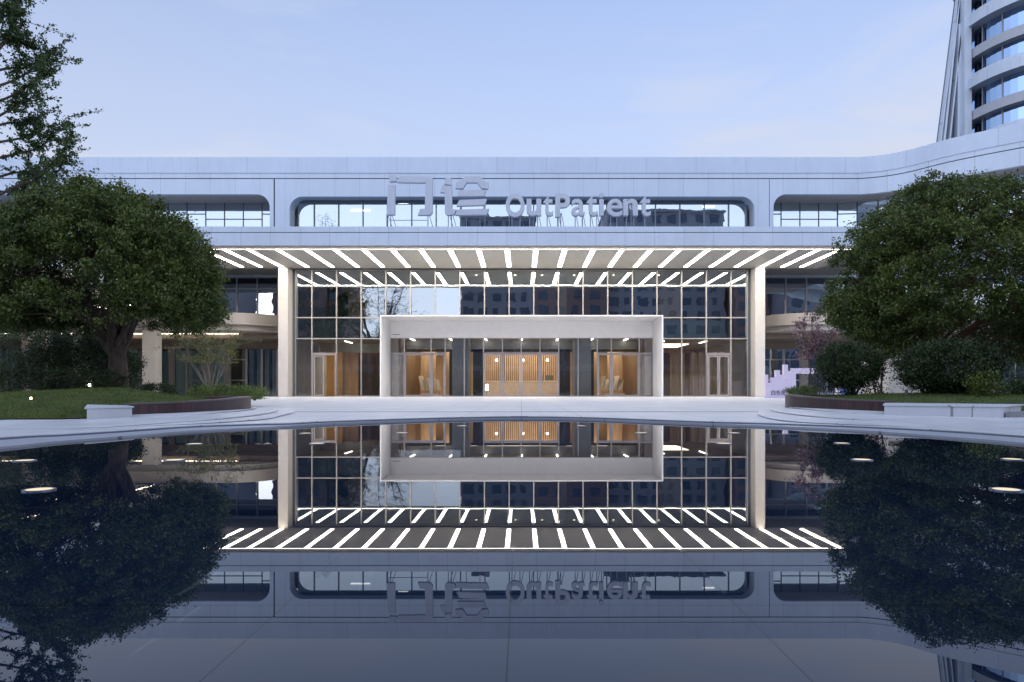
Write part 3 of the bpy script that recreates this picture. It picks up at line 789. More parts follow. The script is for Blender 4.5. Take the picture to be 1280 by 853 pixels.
# slatted wood screen and reception counter
scr = thing('slatted_screen', 'vertical warm timber slat screen behind the reception counter', 'screen', (0, 56, .09))
m = MB()
for k in range(46): m.box(-3.6 + k * .16, -3.6 + k * .16 + .07, 56, 56.12, .09, 3.6)
m.build('slats', wood, scr); bx('backing', wood2, -3.7, 3.75, 56.2, 56.25, .09, 3.6, scr)
desk = thing('reception_desk', 'long grey stone reception counter seen through the centre doors', 'counter', (0, 54, .09))
bx('counter_body', simple('desk_stone', (0.36, 0.31, 0.28), 0.5), -3.3, 3.4, 54, 54.8, .09, 1.2, desk); bx('counter_top', cream, -3.35, 3.45, 53.95, 54.85, 1.205, 1.25, desk)
bx('screen', inner_dark, 1.9, 2.5, 54.3, 54.35, 1.3, 1.7, desk); bx('screen_stand', steel, 2.15, 2.25, 54.36, 54.42, 1.25, 1.5, desk)
for k, x in enumerate((-1.95, .1, 2.0)):
    o = MB(); o.tube([(x, 53, 3.97), (x, 53, 2.95)], .012, 5)
    t_ = thing('pendant_lamp', ['small glowing pendant over the slatted screen, above the counter end with the lamp', 'small glowing pendant over the middle of the reception counter', 'small glowing pendant over the counter end with the monitor'][k], 'pendant lamp', (x, 53, 2.9), 'pendants over the counter')
    o.build('cord', steel, t_)
    q = MB(); q.tube([(x, 53, 2.95), (x, 53, 2.88), (x, 53, 2.78)], [.03, .1, .1], 10); q.build('lamp_shade', down_em, t_)
t_ = thing('table_lamp', 'small glowing lamp at the near end of the reception counter', 'lamp', (-2.9, 52, .09))
o = MB(); o.tube([(-2.6, 51, .09), (-2.6, 51, .5)], .03, 6); o.build('stand', steel, t_); o = MB(); o.tube([(-2.6, 51, .5), (-2.6, 51, .95)], [.13, .09], 10); o.build('lamp_shade', down_em, t_)
# cream angular sculptures / counters by the side doors
def angular(px0, px1, d, label, flip):
    x0, x1 = (px0 - 652) * d / F, (px1 - 652) * d / F; w = x1 - x0
    t_ = thing('folded_counter', label, 'counter', (x0, d, .09))
    n_ = 5
    for k in range(n_):
        a = x0 + w * k / n_; b = x0 + w * (k + 1) / n_ - .03; sl = .22 * (-1 if flip else 1)
        m_ = MB(); hgt = 1.55 - .12 * ((k * 2) % 3)
        m_.hexa([(a + sl, d, .5), (b + sl, d, .5), (b + sl, d + .5, .5), (a + sl, d + .5, .5), (a, d + (.18 if k % 2 else 0), hgt), (b, d + (0 if k % 2 else .18), hgt), (b, d + .6, hgt), (a, d + .6, hgt)])
        m_.build('facet', cream, t_)
    bx('plinth', cream, x0 + .2, x1, d, d + .7, .09, .3, t_)
angular(523, 548, 50.0, 'cream folded-panel counter glowing behind the open glass door', False)
angular(752, 781, 50.0, 'cream slanted-panel counter behind the pair of doors by the wooden partition', True)
for s, m_ in ((-1, wood), (1, wood)):
    bx('wood_lining', m_, *sorted((s * 5.2, s * 5.5)), YG + 4.5, YG + 11, .09, 3.9)
    bx('wood_lining', m_, *sorted((s * 6.6, s * 7.7)), YG + 7.4, YG + 7.7, .09, 3.9)
# side rooms behind the outer glass
orange = simple('orange_wood', (0.66, 0.31, 0.08), 0.5, var=0.1, scale=3, stretch=(1, 1, .2))
bx('wood_lining', orange, -13.3, -12.2, YG + 1.6, YG + 1.8, .09, 3.1)
bx('wood_lining', wood2, -12.18, -8.9, YG + 6, YG + 6.2, .09, 3.3)
bx('wood_lining', wood2, 8.9, 10.5, YG + 4, YG + 4.2, .09, 3.2)
for k in range(9): bx('wood_lining', wood if k % 3 else wood2, 10.55 + k * .42, 10.55 + k * .42 + .3, YG + 5 - k * .25, YG + 5.2 - k * .25, .09, 3.2)
bx('side_bulkhead', inner_ceil, -14.9, -9, YG + 5.5, YG + 5.7, 3.3, 3.97)
# upper hall behind the big panes
bx('hall_ceiling', soffit_mat, -15, 15, YG + .1, 60, 8.42, 8.6)
bx('hall_back_wall', inner_dark, -15, 15, 57, 57.3, 4.2, 8.4)
bx('hall_wood_wall', wood, -12.3, -10.2, YG + 3.5, YG + 3.7, 4.3, 8.2)
bx('hall_wood_wall', wood, 9.7, 11.4, YG + 3.5, YG + 3.7, 4.3, 8.2)
bx('hall_pillar', inner_wall, 2.5, 3.1, YG + 2, YG + 2.6, 4.3, 8.4)
for x in (-3.1, -.43, 1.4, 3.6, -5.6, 6.3, 9.4, -9): 
    m_ = MB(); m_.prism([(x + .07 * math.cos(a), YG + 1.9 + .07 * math.sin(a)) for a in np.linspace(0, 2 * math.pi, 12, endpoint=False)], lambda p: (*p, 8.38), lambda p: (*p, 8.4)); m_.build('downlight', down_em, B)

# ------------------------------------------------------------------ side wings
YV = 53.0
def wing(s):
    w = thing('wing_building', 'recessed %s wing of the hospital with %s' % (('side', 'teal ground floor windows and wavy balcony band') if s < 0 else ('side', 'dark ground floor behind the castle-shaped sign')), 'building', (s * 24, YV, .08))
    xs_ = [15.7 + 1.6 * k for k in range(0, 16)]
    for k in range(len(xs_) - 1):
        a, b = sorted((s * xs_[k], s * xs_[k + 1]))
        m_ = MB(); m_.box(a, a + .05, YV - .08, YV + .02, 6.0, 9.9).box(b - .05, b, YV - .08, YV + .02, 6.0, 9.9).box(a + .05, b - .05, YV - .06, YV + .02, 8.35, 8.42).box(a + .05, b - .05, YV - .06, YV + .02, 6.0, 6.08)
        f = m_.build('window', mull_mat, w); pane(f, 'pane', glass_wing, a + .05, b - .05, YV, 6.05, 9.9)
    m_ = MB(); m_.box(*sorted((s * 15.7, s * 40)), YV - .4, YV + .3, 9.9, 10.5); m_.build('wall_head', panel, w)
    m_ = MB(); m_.box(*sorted((s * 15.7, s * 40)), YV - .2, YV + .3, 3.7, 5.98); m_.build('bulkhead', wing_dark, w)
    m_ = MB(); m_.box(*sorted((s * 15.7, s * 40)), YV + 5, YV + 5.2, .05, 10.4); m_.build('back_wall', inner_dark, w)
    m_ = MB(); m_.box(*sorted((s * 15.7, s * 40)), YV + .3, YV + 5, 5.5, 5.9); m_.build('floor_slab', inner_wall, w)
    # wall returning beside the glass block
    m_ = MB(); m_.box(*sorted((s * 15.33, s * 15.68)), YG + .45, YV + .3, .06, 9.3); m_.build('return_wall', wing_mat, w)
    # ground floor bays
    x = 15.75; k = 0
    pat = [(1.5, 'curt'), (1.15, 'dark'), (.35, 'post'), (1.6, 'glass'), (1.3, 'glass2'), (.5, 'post'), (1.5, 'teal'), (1.6, 'glass2'), (.3, 'post'), (1.5, 'teal'), (1.5, 'glass2'), (1.5, 'teal'), (.4, 'post')]
    if s < 0: pat = [(1.6, 'glass'), (1.6, 'glass'), (1.2, 'curt'), (1.2, 'curt'), (1.3, 'dark'), (.35, 'post'), (1.0, 'teal'), (.5, 'post'), (1.5, 'glass2'), (1.0, 'teal'), (.3, 'post'), (1.3, 'teal'), (1.4, 'teal'), (.4, 'post')]
    pat = pat + pat
    for wd, kd in pat:
        if x > 38: break
        a, b = sorted((s * x, s * (x + wd)))
        if kd == 'post': m_ = MB(); m_.box(a, b, YV - .15, YV + .2, .07, 3.7); m_.build('pier', wing_mat, w)
        else:
            m_ = MB(); m_.box(a, a + .08, YV - .08, YV + .05, .07, 3.7).box(b - .08, b, YV - .08, YV + .05, .07, 3.7)
            if kd in ('dark', 'glass', 'glass2'): m_.box(a + .08, b - .08, YV - .07, YV + .05, 1.25, 1.33).box(a + .08, b - .08, YV - .07, YV + .05, 2.85, 2.93)
            f = m_.build('window', mull_mat, w)
            pane(f, 'pane', glass_teal if s < 0 else glass_wing, a + .08, b - .08, YV, .1, 3.7)
            if kd == 'curt' and s < 0:
                c_ = MB(); n_ = 24
                for q in range(n_ + 1):
                    xx = a + .1 + (b - a - .2) * q / n_
                    if 9 <= q <= 13: continue
                    c_.v += [(xx, YV + .25 + .05 * math.sin(q * 1.9), .1), (xx, YV + .25 + .05 * math.sin(q * 1.9), 3.65)]
                h = len(c_.v) // 2
                for q in range(h - 1):
                    if q == 8: continue
                    c_.f.append((2 * q, 2 * q + 2, 2 * q + 3, 2 * q + 1))
                c_.build('curtain', curtain, f)
            if kd in ('teal', 'glass2') and s < 0:
                c_ = MB(); c_.box(a + .1, b - .1, YV + .12, YV + .14, .1, 3.6); c_.build('blind', simple('blind_teal', (0.58, 0.68, 0.66), 0.8), f)
        x += wd
    # balcony band: wavy in plan, with a lower soffit lip
    pl = smooth_path([(15.7 * s, 48.9), (16.6 * s, 48.0), (17.7 * s, 46.6), (18.7 * s, 45.9), (20.2 * s, 45.6), (24 * s, 45.6), (40 * s, 45.6)], 6)
    side = 1 if s > 0 else -1
    ribbon(pl, 4.93, 5.70, 0, .25, 'balcony_band', wing_mat, side, w)
    inner = offs(pl, .35, side)
    loop = inner + [(40 * s, YV - .25), (15.7 * s, YV - .25)]
    m_ = MB(); m_.poly(loop, 4.55, 4.95); m_.build('balcony_slab', wing_mat, w)
    if s < 0: m_ = MB(); m_.box(-39, -20.2, YV - 4.39, YV - 4.34, 4.51, 4.545); m_.build('led_line', strip_dim, w)
    m_ = MB(); m_.box(*sorted((s * 15.75, s * 39)), YV - 4.2, YV - .25, 4.2, 4.5); m_.build('ground_soffit', wing_dark, w)
    return w
wl = wing(-1); wr = wing(1)
# slim columns carrying the left balcony
for k, (px_, wpx, d_) in enumerate(((190, 18, 46.0), (103, 17, 46.0), (50, 24, 42.0))):
    x = (px_ - VX) * d_ / F; hw = wpx * d_ / F / 2
    t_ = thing('column', ['square white column behind the thin multi-stemmed tree', 'square white column seen past the round dark bush', 'wide white column under the side canopy lights'][k], 'column', (x, d_, .08), 'white columns of the side canopy')
    m_ = MB(); m_.box(x - hw, x + hw, d_ - .35, d_ + .35, .07, 4.5 if k < 2 else 6.1); m_.build('shaft', column_mat, t_, bevel=.02)
    m_ = MB(); m_.box(x - hw - .03, x + hw + .03, d_ - .38, d_ + .38, .06, .16); m_.build('base', wing_mat, t_)
t_ = thing('column', 'square white column beside the purple blossom, half hidden by the large shrub', 'column', (22.7, 44, .08))
m_ = MB(); m_.box(22.5, 23.1, 44, 44.5, .07, 4.5); m_.build('shaft', column_mat, t_); m_ = MB(); m_.box(22.47, 23.13, 43.97, 44.53, .06, .16); m_.build('base', wing_mat, t_)
# side canopy reaching towards the viewer with two light lines
t_ = thing('side_canopy', 'low side canopy with two glowing light lines behind the round tree', 'canopy', (-28, 38, 5.2))
bx('slab', wing_mat, -40, -21.5, 26, 45.2, 5.75, 6.1, t_); bx('fascia', panel, -40, -21.35, 25.9, 45.3, 6.11, 6.75, t_)
for x in (-24.1, -26.6): bx('light_line', strip_dim, x - .05, x + .05, 26.5, 44.8, 5.71, 5.745, t_)
t_ = thing('side_building', 'low bluish glazed side block behind the dark hedge', 'building', (-34, 40, .08))
bx('wall', wing_mat, -46, -33, 30, 46, .05, 5.7, t_)
for k in range(7): 
    f = MB(); f.box(-32.99, -32.9, 31 + 2 * k, 31.1 + 2 * k, .3, 5.2); f = f.build('window', mull_dark, t_); m_ = MB(); m_.v = [(-32.97, 31.1 + 2 * k, .3), (-32.97, 33 + 2 * k, .3), (-32.97, 33 + 2 * k, 5.2), (-32.97, 31.1 + 2 * k, 5.2)]; m_.f = [(0, 1, 2, 3)]; m_.build('pane', glass_wing, f)
# beige door block behind the shrub on the other side
t_ = thing('cream_kiosk', 'small cream and brown doorway behind the large round shrub', 'kiosk', (13.3, 24, .08))
bx('wall', cream, 12.9, 16.6, 24, 26, .06, 1.95, t_); bx('roof', wing_dark, 12.7, 16.8, 23.8, 26.2, 1.96, 2.15, t_); bx('door', simple('door_navy', (.03, .05, .09), .4), 14.8, 15.7, 23.95, 23.995, .07, 1.8, t_)
bx('band', wing_dark, 12.89, 16.61, 23.97, 23.998, 1.35, 1.5, t_)

# ------------------------------------------------------------------ roof sign
def letters(thing_obj, polys, name, y0=37.85, depth=.28):
    m_ = MB()
    for pl in polys:
        pp = [P(480 + a / 7.111, 210 + b / 7.111, y0) for a, b in pl]
        m_.prism([(q[0], q[2]) for q in pp], lambda p: (p[0], y0, p[1]), lambda p: (p[0], y0 + depth, p[1]))
    return m_.build(name, sign_mat, thing_obj, bevel=.012)
def posts(thing_obj, pxs, ytop_px, diag=True):
    m_ = MB()
    for px_ in pxs:
        x, _, z = P(px_, ytop_px, 38.0)
        m_.tube([(x, 38.0, 9.45), (x, 38.0, z + .05)], .028, 5)
        if diag: m_.tube([(x + .28, 38.6, 9.45), (x + .03, 38.05, z + .1)], .018, 5)
    m_.build('support_post', steel, thing_obj)
t_ = thing('roof_sign', 'large grey Chinese character 门 on posts above the canopy', 'sign', (-7, 38, 9.46), 'entrance sign characters')
letters(t_, [[(32, 60), (98, 58), (112, 118), (48, 124), (44, 98)]], 'stroke'); letters(t_, [[(34, 150), (98, 148), (94, 415), (24, 418)]], 'stroke')
letters(t_, [[(138, 75), (412, 78), (430, 92), (430, 392), (412, 418), (298, 420), (322, 365), (362, 362), (368, 132), (118, 128)]], 'stroke')
posts(t_, (483.5, 488.5, 535), 269)
m_ = MB(); x0 = P(489, 272, 38)[0]; x1 = P(534, 272, 38)[0]; m_.tube([(x0, 38, 9.95), (x1, 38, 9.95)], .02, 5); m_.build('tie_rod', steel, t_)
t_ = thing('roof_sign', 'large grey Chinese character 诊 on posts above the canopy', 'sign', (-4, 38, 9.46), 'entrance sign characters')
for pl in ([(540, 98), (552, 88), (598, 92), (602, 152), (536, 146)], [(515, 155), (603, 158), (605, 365), (642, 370), (625, 415), (560, 420), (540, 398), (540, 220), (498, 216)],
           [(715, 75), (860, 75), (885, 118), (934, 133), (925, 186), (868, 182), (828, 130), (735, 130), (700, 184), (633, 180), (640, 130), (680, 120)],
           [(665, 200), (908, 195), (890, 250), (650, 252)], [(668, 285), (912, 275), (895, 330), (643, 338)], [(648, 370), (934, 362), (912, 415), (632, 420)]):
    letters(t_, [pl], 'stroke')
posts(t_, (560.5, 564.5), 268); 
m_ = MB()
for a, b0, b1 in ((577, 235, 262), (604.5, 230, 262), (600, 262, 283), (583, 262, 283)):
    x, _, z1 = P(a, b0, 38.2); _, _, z0 = P(a, b1, 38.2); m_.tube([(x, 38.2, z0), (x, 38.2, z1)], .02, 5)
m_.build('support_post', steel, t_)
def text_mesh(body, extrude, offset):
    c = bpy.data.curves.new('t', 'FONT'); c.body = body; c.extrude = extrude; c.offset = offset; c.resolution_u = 6
    o = bpy.data.objects.new('t', c); COL.objects.link(o)
    dg = bpy.context.evaluated_depsgraph_get(); dg.update()
    me = bpy.data.meshes.new_from_object(o.evaluated_get(dg)); bpy.data.objects.remove(o); bpy.data.curves.remove(c)
    return me
sg = thing('roof_sign', 'grey raised English word beside the Chinese characters above the canopy', 'sign', (2, 38, 9.46))
spec = [('O', 70, 208, 70, 240), ('u', 222, 330, 108, 232), ('t', 344, 416, 84, 232), ('P', 432, 540, 70, 240), ('a', 550, 646, 108, 232), ('t', 660, 738, 84, 232), ('i', 750, 786, 64, 230), ('e', 808, 922, 108, 250 - 15), ('n', 926, 1032, 108, 230), ('t', 1048, 1126, 84, 232)]
def fit_text(ch, x0, x1, z0, z1, y, depth, mat, par, name='letter', off=0.045):
    me = text_mesh(ch, 0.5, off); co = np.empty(len(me.vertices) * 3); me.vertices.foreach_get('co', co); co = co.reshape(-1, 3)
    lo, hi = co.min(0), co.max(0)
    X = x0 + (co[:, 0] - lo[0]) / (hi[0] - lo[0]) * (x1 - x0); Z = z0 + (co[:, 1] - lo[1]) / (hi[1] - lo[1]) * (z1 - z0); Y = y + depth * (0.5 - co[:, 2])
    me.vertices.foreach_set('co', np.stack([X, Y, Z], 1).reshape(-1).astype(np.float32)); me.update()
    me.materials.clear(); me.materials.append(mat); me.flip_normals()
    o = bpy.data.objects.new(name, me); COL.objects.link(o); parent_to(o, par); return o
for ch, a0, a1, b0, b1 in spec:
    X0, _, Z1_ = P(620 + a0 / 5.818, 230 + b0 / 5.818, 37.85); X1, _, Z0_ = P(620 + a1 / 5.818, 230 + b1 / 5.818, 37.85)
    fit_text(ch, X0, X1, Z0_, Z1_, 37.85, .28, sign_mat, sg, off=.012 if ch in 'ieat' else .028)
posts(sg, [640, 650, 662, 672, 684, 697, 701, 719, 728, 738, 746, 752, 763, 771, 783, 792, 806], 268)

# ------------------------------------------------------------------ tower
T = thing('hospital_tower', 'tall rounded white tower with curved glass bands rising behind the roof', 'tower', (66, 85, 0))
TC = (65.9, 85.0)
def arc_ring(r_out, r_in, z0, z1, name, mat, a0=95, a1=320, n=44, dx_=0):
    m_ = MB()
    pts = [(math.cos(R(a0 + (a1 - a0) * k / n)), math.sin(R(a0 + (a1 - a0) * k / n))) for k in range(n + 1)]
    for c, s in pts: m_.v += [(TC[0] + dx_ + c * r_out, TC[1] + s * r_out, z0), (TC[0] + dx_ + c * r_out, TC[1] + s * r_out, z1), (TC[0] + dx_ + c * r_in, TC[1] + s * r_in, z1), (TC[0] + dx_ + c * r_in, TC[1] + s * r_in, z0)]
    for i in range(n):
        for k in range(4):
            k2 = (k + 1) % 4; m_.f.append((4 * i + k, 4 * i + 4 + k, 4 * i + 4 + k2, 4 * i + k2))
    return m_.build(name, mat, T)
tower_grey = simple('tower_grey', (0.42, 0.44, 0.49), 0.4, var=0.04)
z = 45.6 - 3.84 * 9; k = 0
while z < 62:
    big = k % 2 == 1
    arc_ring(10.5 if big else 10.0, 8.2, z, z + 1.15, 'floor_band', panel if big else tower_grey, a1=330)
    if big: arc_ring(10.1, 9.5, z + 1.26, z + 1.75, 'band_upstand', panel)
    gz = arc_ring(9.0, 8.9, z + 1.25, z + 3.84, 'glass_band', glass_tower)
    m_ = MB()
    for a in range(100, 320, 17):
        x_, y_ = TC[0] + 9.08 * math.cos(R(a)), TC[1] + 9.08 * math.sin(R(a)); m_.tube([(x_, y_, z + 1.25), (x_, y_, z + 3.84)], .06, 4)
    m_.build('mullion', tower_grey, gz)
    z += 3.84; k += 1
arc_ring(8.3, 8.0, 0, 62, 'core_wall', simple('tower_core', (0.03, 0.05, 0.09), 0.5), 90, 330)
def plate_px(pts, d0, d1, name, mat):
    q = [P(a, b, d0) for a, b in pts]; m_ = MB()
    m_.prism([(p[0], p[2]) for p in q], lambda p: (p[0], d0, p[1]), lambda p: (p[0], d1, p[1])); return m_.build(name, mat, T)
plate_px([(1206, 200), (1205, -90), (1214, -90), (1215, 200)], 84.6, 85.4, 'tower_fin', panel)
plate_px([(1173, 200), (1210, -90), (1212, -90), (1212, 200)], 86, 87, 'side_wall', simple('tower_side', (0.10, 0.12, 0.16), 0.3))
for xa, xb, ya, yb, wd in ((1177, 1207.5, 200, -90, 2.6), (1172.6, 1209.4, 200, -90, 1.3), (1184, 1208.5, 200, -30, 1.8), (1198, 1207.6, 200, 92, 1.8), (1196.5, 1198.5, 200, 30, 4.5)):
    pts = [(xa, ya), (xa + wd, ya), (xb + wd * .8, yb), (xb, yb)]
    plate_px(pts, 85.3, 85.95, 'diagonal_fin', panel)

# ------------------------------------------------------------------ castle-shaped sign, pole, ground lights
t_ = thing('event_sign', 'pale lilac stepped skyline board with black characters beside the white canopy column', 'sign', (14, 38, .07))
DS = 36.0
out = [(957, 500), (957, 468.5), (960.5, 468.5), (960.5, 479), (964.5, 479), (964.5, 472), (970, 472), (970, 463), (975, 463), (975, 468.5), (980, 468.5), (980, 456), (985, 456), (985, 464), (990, 464), (990, 460.5), (1021, 460.5), (1021, 467.5), (995, 467), (995, 500)]
q = [P(a, b, DS) for a, b in out]; m_ = MB(); m_.prism([(p[0], max(p[2], .066)) for p in q], lambda p: (p[0], DS, p[1]), lambda p: (p[0], DS + .25, p[1])); m_.build('board', sign_white, t_)
for k, ch in enumerate('白色视界'):
    X0 = P(964 + 6.1 * k, 0, DS)[0]; X1 = P(969.2 + 6.1 * k, 0, DS)[0]; Z0_ = P(0, 494, DS)[2]; Z1_ = P(0, 488, DS)[2]
    fit_text(ch, X0, X1, Z0_, Z1_, DS - .012, .01, ink, t_, 'character', .008)
t_ = thing('event_sign', 'white panel low behind the round shrub with bare stems', 'sign', (17, 36, .07))
q = [P(a, b, DS) for a, b in ((1046, 500), (1046, 470), (1062, 470), (1062, 482), (1075, 482), (1075, 474), (1096, 478), (1096, 500))]; m_ = MB(); m_.prism([(p[0], max(p[2], .066)) for p in q], lambda p: (p[0], DS, p[1]), lambda p: (p[0], DS + .25, p[1])); m_.build('board', sign_white, t_)
q = [P(a, b, DS - .02) for a, b in ((1052, 497), (1050, 486), (1056, 474), (1060, 486), (1068, 484), (1072, 497))]; m_ = MB(); m_.prism([(p[0], p[2]) for p in q], lambda p: (p[0], DS - .02, p[1]), lambda p: (p[0], DS - .004, p[1])); m_.build('print', simple('print_blue', (.06, .09, .25), .5), t_)

t_ = thing('lamp_post', 'plain dark grey post standing in front of the tall dark hedge', 'post', (12.6, 18, .3))
x = (1248 - VX) * 18 / F
m_ = MB(); m_.tube([(x, 18, .1), (x, 18, 2.4)], .055, 12); m_.build('pole', pole_mat, t_); m_ = MB(); m_.tube([(x, 18, 2.4), (x, 18, 2.5), (x, 18, 2.56)], [.1, .1, .03], 12); m_.build('lamp_head', pole_mat, t_)
m_ = MB(); m_.tube([(x, 18, .1), (x, 18, .2)], .09, 12); m_.build('base', pole_mat, t_)
for k, (px_, py_, d_, r_) in enumerate(((40, 498, 11.4, .022), (113, 481.5, 14.2, .034))):
    x, y, z = P(px_, py_, d_)
    t_ = thing('spike_light', ['small yellow glowing spike light low on the grass at the foot of the hedge', 'small bright round spike light on the mound beside the thick tree trunk'][k], 'garden light', (x, y, z - .1), 'garden spike lights')
    m_ = MB(); m_.tube([(x - .03, y + .02, z - .14), (x, y, z)], .012, 6); m_.build('spike', lamp_black, t_)
    m_ = MB(); m_.tube([(x - .03, y + .06, z + .005), (x + .02, y - .05, z)], [r_, r_ * 1.1], 12); m_.build('housing', lamp_black, t_)
    m_ = MB(); m_.tube([(x + .02, y - .051, z), (x + .0215, y - .053, z)], r_ * .95, 12); m_.build('lens', spot_em, t_)
x, y, z = P(1133, 491, 13.5)
t_ = thing('bollard_light', 'small pale bollard light on the grass below the large round shrub', 'garden light', (x, y, z - .15)); m_ = MB(); m_.tube([(x, y, z - .2), (x, y, z + .06)], .03, 8); m_.build('post', pole_mat, t_); m_ = MB(); m_.tube([(x, y, z + .06), (x, y, z + .1)], [.05, .04], 8); m_.build('cap', cream, t_)

# ------------------------------------------------------------------ vegetation
def limb(mb, a, b, r0, r1, bend=.15, n=6, sides=6):
    a = Vector(a); b = Vector(b); L_ = (b - a).length
    off = Vector((random.uniform(-1, 1), random.uniform(-1, 1), random.uniform(-.2, .6))) * bend * L_
    pts = []; rr = []
    for i in range(n + 1):
        t = i / n
        p = a.lerp(b, t) + off * math.sin(math.pi * t) + Vector((random.gauss(0, .012), random.gauss(0, .012), 0)) * L_
        pts.append(p); rr.append(r0 + (r1 - r0) * t)
    mb.tube(pts, rr, sides, cap=False); return pts

def dome_tree(name, label, cat, base, cz, rx, ry, rz_up, rz_dn, trunk_h, trunk_r, nclump, nleaf, size, lm, bm, group=None, nl=34, fork=0.5, fill=.5, under=None, cx_off=0.0, spread=.20):
    bx0, by0, bz0 = base; t_ = thing(name, label, cat, base, group)
    C0 = Vector((bx0 + cx_off, by0, cz)); cl = []; tries = 0
    while len(cl) < nclump and tries < 60000:
        tries += 1
        v = np.array(RNG.normal(size=3)); v /= np.linalg.norm(v)
        rad = (fill + (1 - fill) * RNG.uniform() ** 0.7)
        p = v * rad; zz = p[2] * (rz_up if p[2] > 0 else rz_dn)
        lump = 1 + .035 * math.sin(5 * math.atan2(v[1], v[0]) + 2 * v[2]) + .03 * math.sin(9 * v[2] + 4 * v[0])
        q = (C0.x + p[0] * rx * lump, C0.y + p[1] * ry * lump, C0.z + zz * lump)
        if under and under(p): continue
        cl.append(q)
    cl = np.array(cl)
    idx = RNG.integers(0, len(cl), nleaf); sp = RNG.uniform(.7, 1.25, len(cl)) * spread
    pts = cl[idx] + RNG.normal(size=(nleaf, 3)) * sp[idx][:, None] * np.array([1, 1, .75])
    quads_mesh('crown', leaf_quads(pts, size), lm, t_)
    mb = MB(); top = (bx0, by0, bz0 + trunk_h)
    # fluted trunk
    pts_ = []; rr = []
    for i in range(8):
        t = i / 7; pts_.append((bx0 + .03 * math.sin(3 * t), by0, bz0 - .1 + (trunk_h + .1) * t)); rr.append(trunk_r * (1.25 - .45 * t + .35 * max(0, .18 - t) * 4))
    mb.tube(pts_, rr, 14)
    order = RNG.permutation(len(cl))
    order = [k for k in order if cl[k][2] > cz - .12 * rz_dn or (cl[k][2] > cz - .6 * rz_dn and cl[k][1] < by0 and random.random() < .12)][:nl * 3]
    heads = []
    for k in range(nl):
        c = cl[order[k]]
        if k < nl * .35 or not heads:
            an = 2 * math.pi * k / max(1, int(nl * .35)) + random.uniform(-.3, .3)
            s0 = (bx0 + math.cos(an) * trunk_r * .55, by0 + math.sin(an) * trunk_r * .55, bz0 + trunk_h * random.uniform(.72, 1.0))
            mid = Vector((bx0 + (c[0] - bx0) * .36, by0 + (c[1] - by0) * .36, bz0 + trunk_h + (c[2] - bz0 - trunk_h) * .46))
            l1 = limb(mb, s0, mid, trunk_r * .42, trunk_r * .2, .08, 6, 8); l2 = limb(mb, mid, c, trunk_r * .2, trunk_r * .05, .1, 5)
            heads += l1[3:] + l2[:3]
        else:
            h = min(random.sample(heads, min(8, len(heads))), key=lambda q: (q - Vector(c)).length)
            limb(mb, h, c, trunk_r * .13, trunk_r * .03, .12, 5, 5)
    for k in range(nl, min(len(order), nl * 3)):
        c = cl[order[k]]; h = min(random.sample(heads, min(10, len(heads))), key=lambda q: (q - Vector(c)).length); limb(mb, h, c, trunk_r * .06, trunk_r * .02, .12, 4, 4)
    mb.build('trunk', bm, t_, smooth=True)
    return t_
# the two big domes; hollow underneath
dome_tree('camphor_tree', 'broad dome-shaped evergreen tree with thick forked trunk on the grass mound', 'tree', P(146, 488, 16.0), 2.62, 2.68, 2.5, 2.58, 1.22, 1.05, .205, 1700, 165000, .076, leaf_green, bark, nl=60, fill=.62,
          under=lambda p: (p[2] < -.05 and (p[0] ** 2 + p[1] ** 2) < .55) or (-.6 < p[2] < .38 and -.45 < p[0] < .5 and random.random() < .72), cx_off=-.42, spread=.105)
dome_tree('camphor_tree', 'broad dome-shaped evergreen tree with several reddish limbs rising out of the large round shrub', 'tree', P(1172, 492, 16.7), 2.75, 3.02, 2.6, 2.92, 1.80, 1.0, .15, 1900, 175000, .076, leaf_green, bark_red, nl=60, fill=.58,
          under=lambda p: (p[2] < -.4 and abs(p[0]) < .38) or (-.5 < p[2] < .35 and -.3 < p[0] < .9 and random.random() < .22), cx_off=.50, spread=.095)

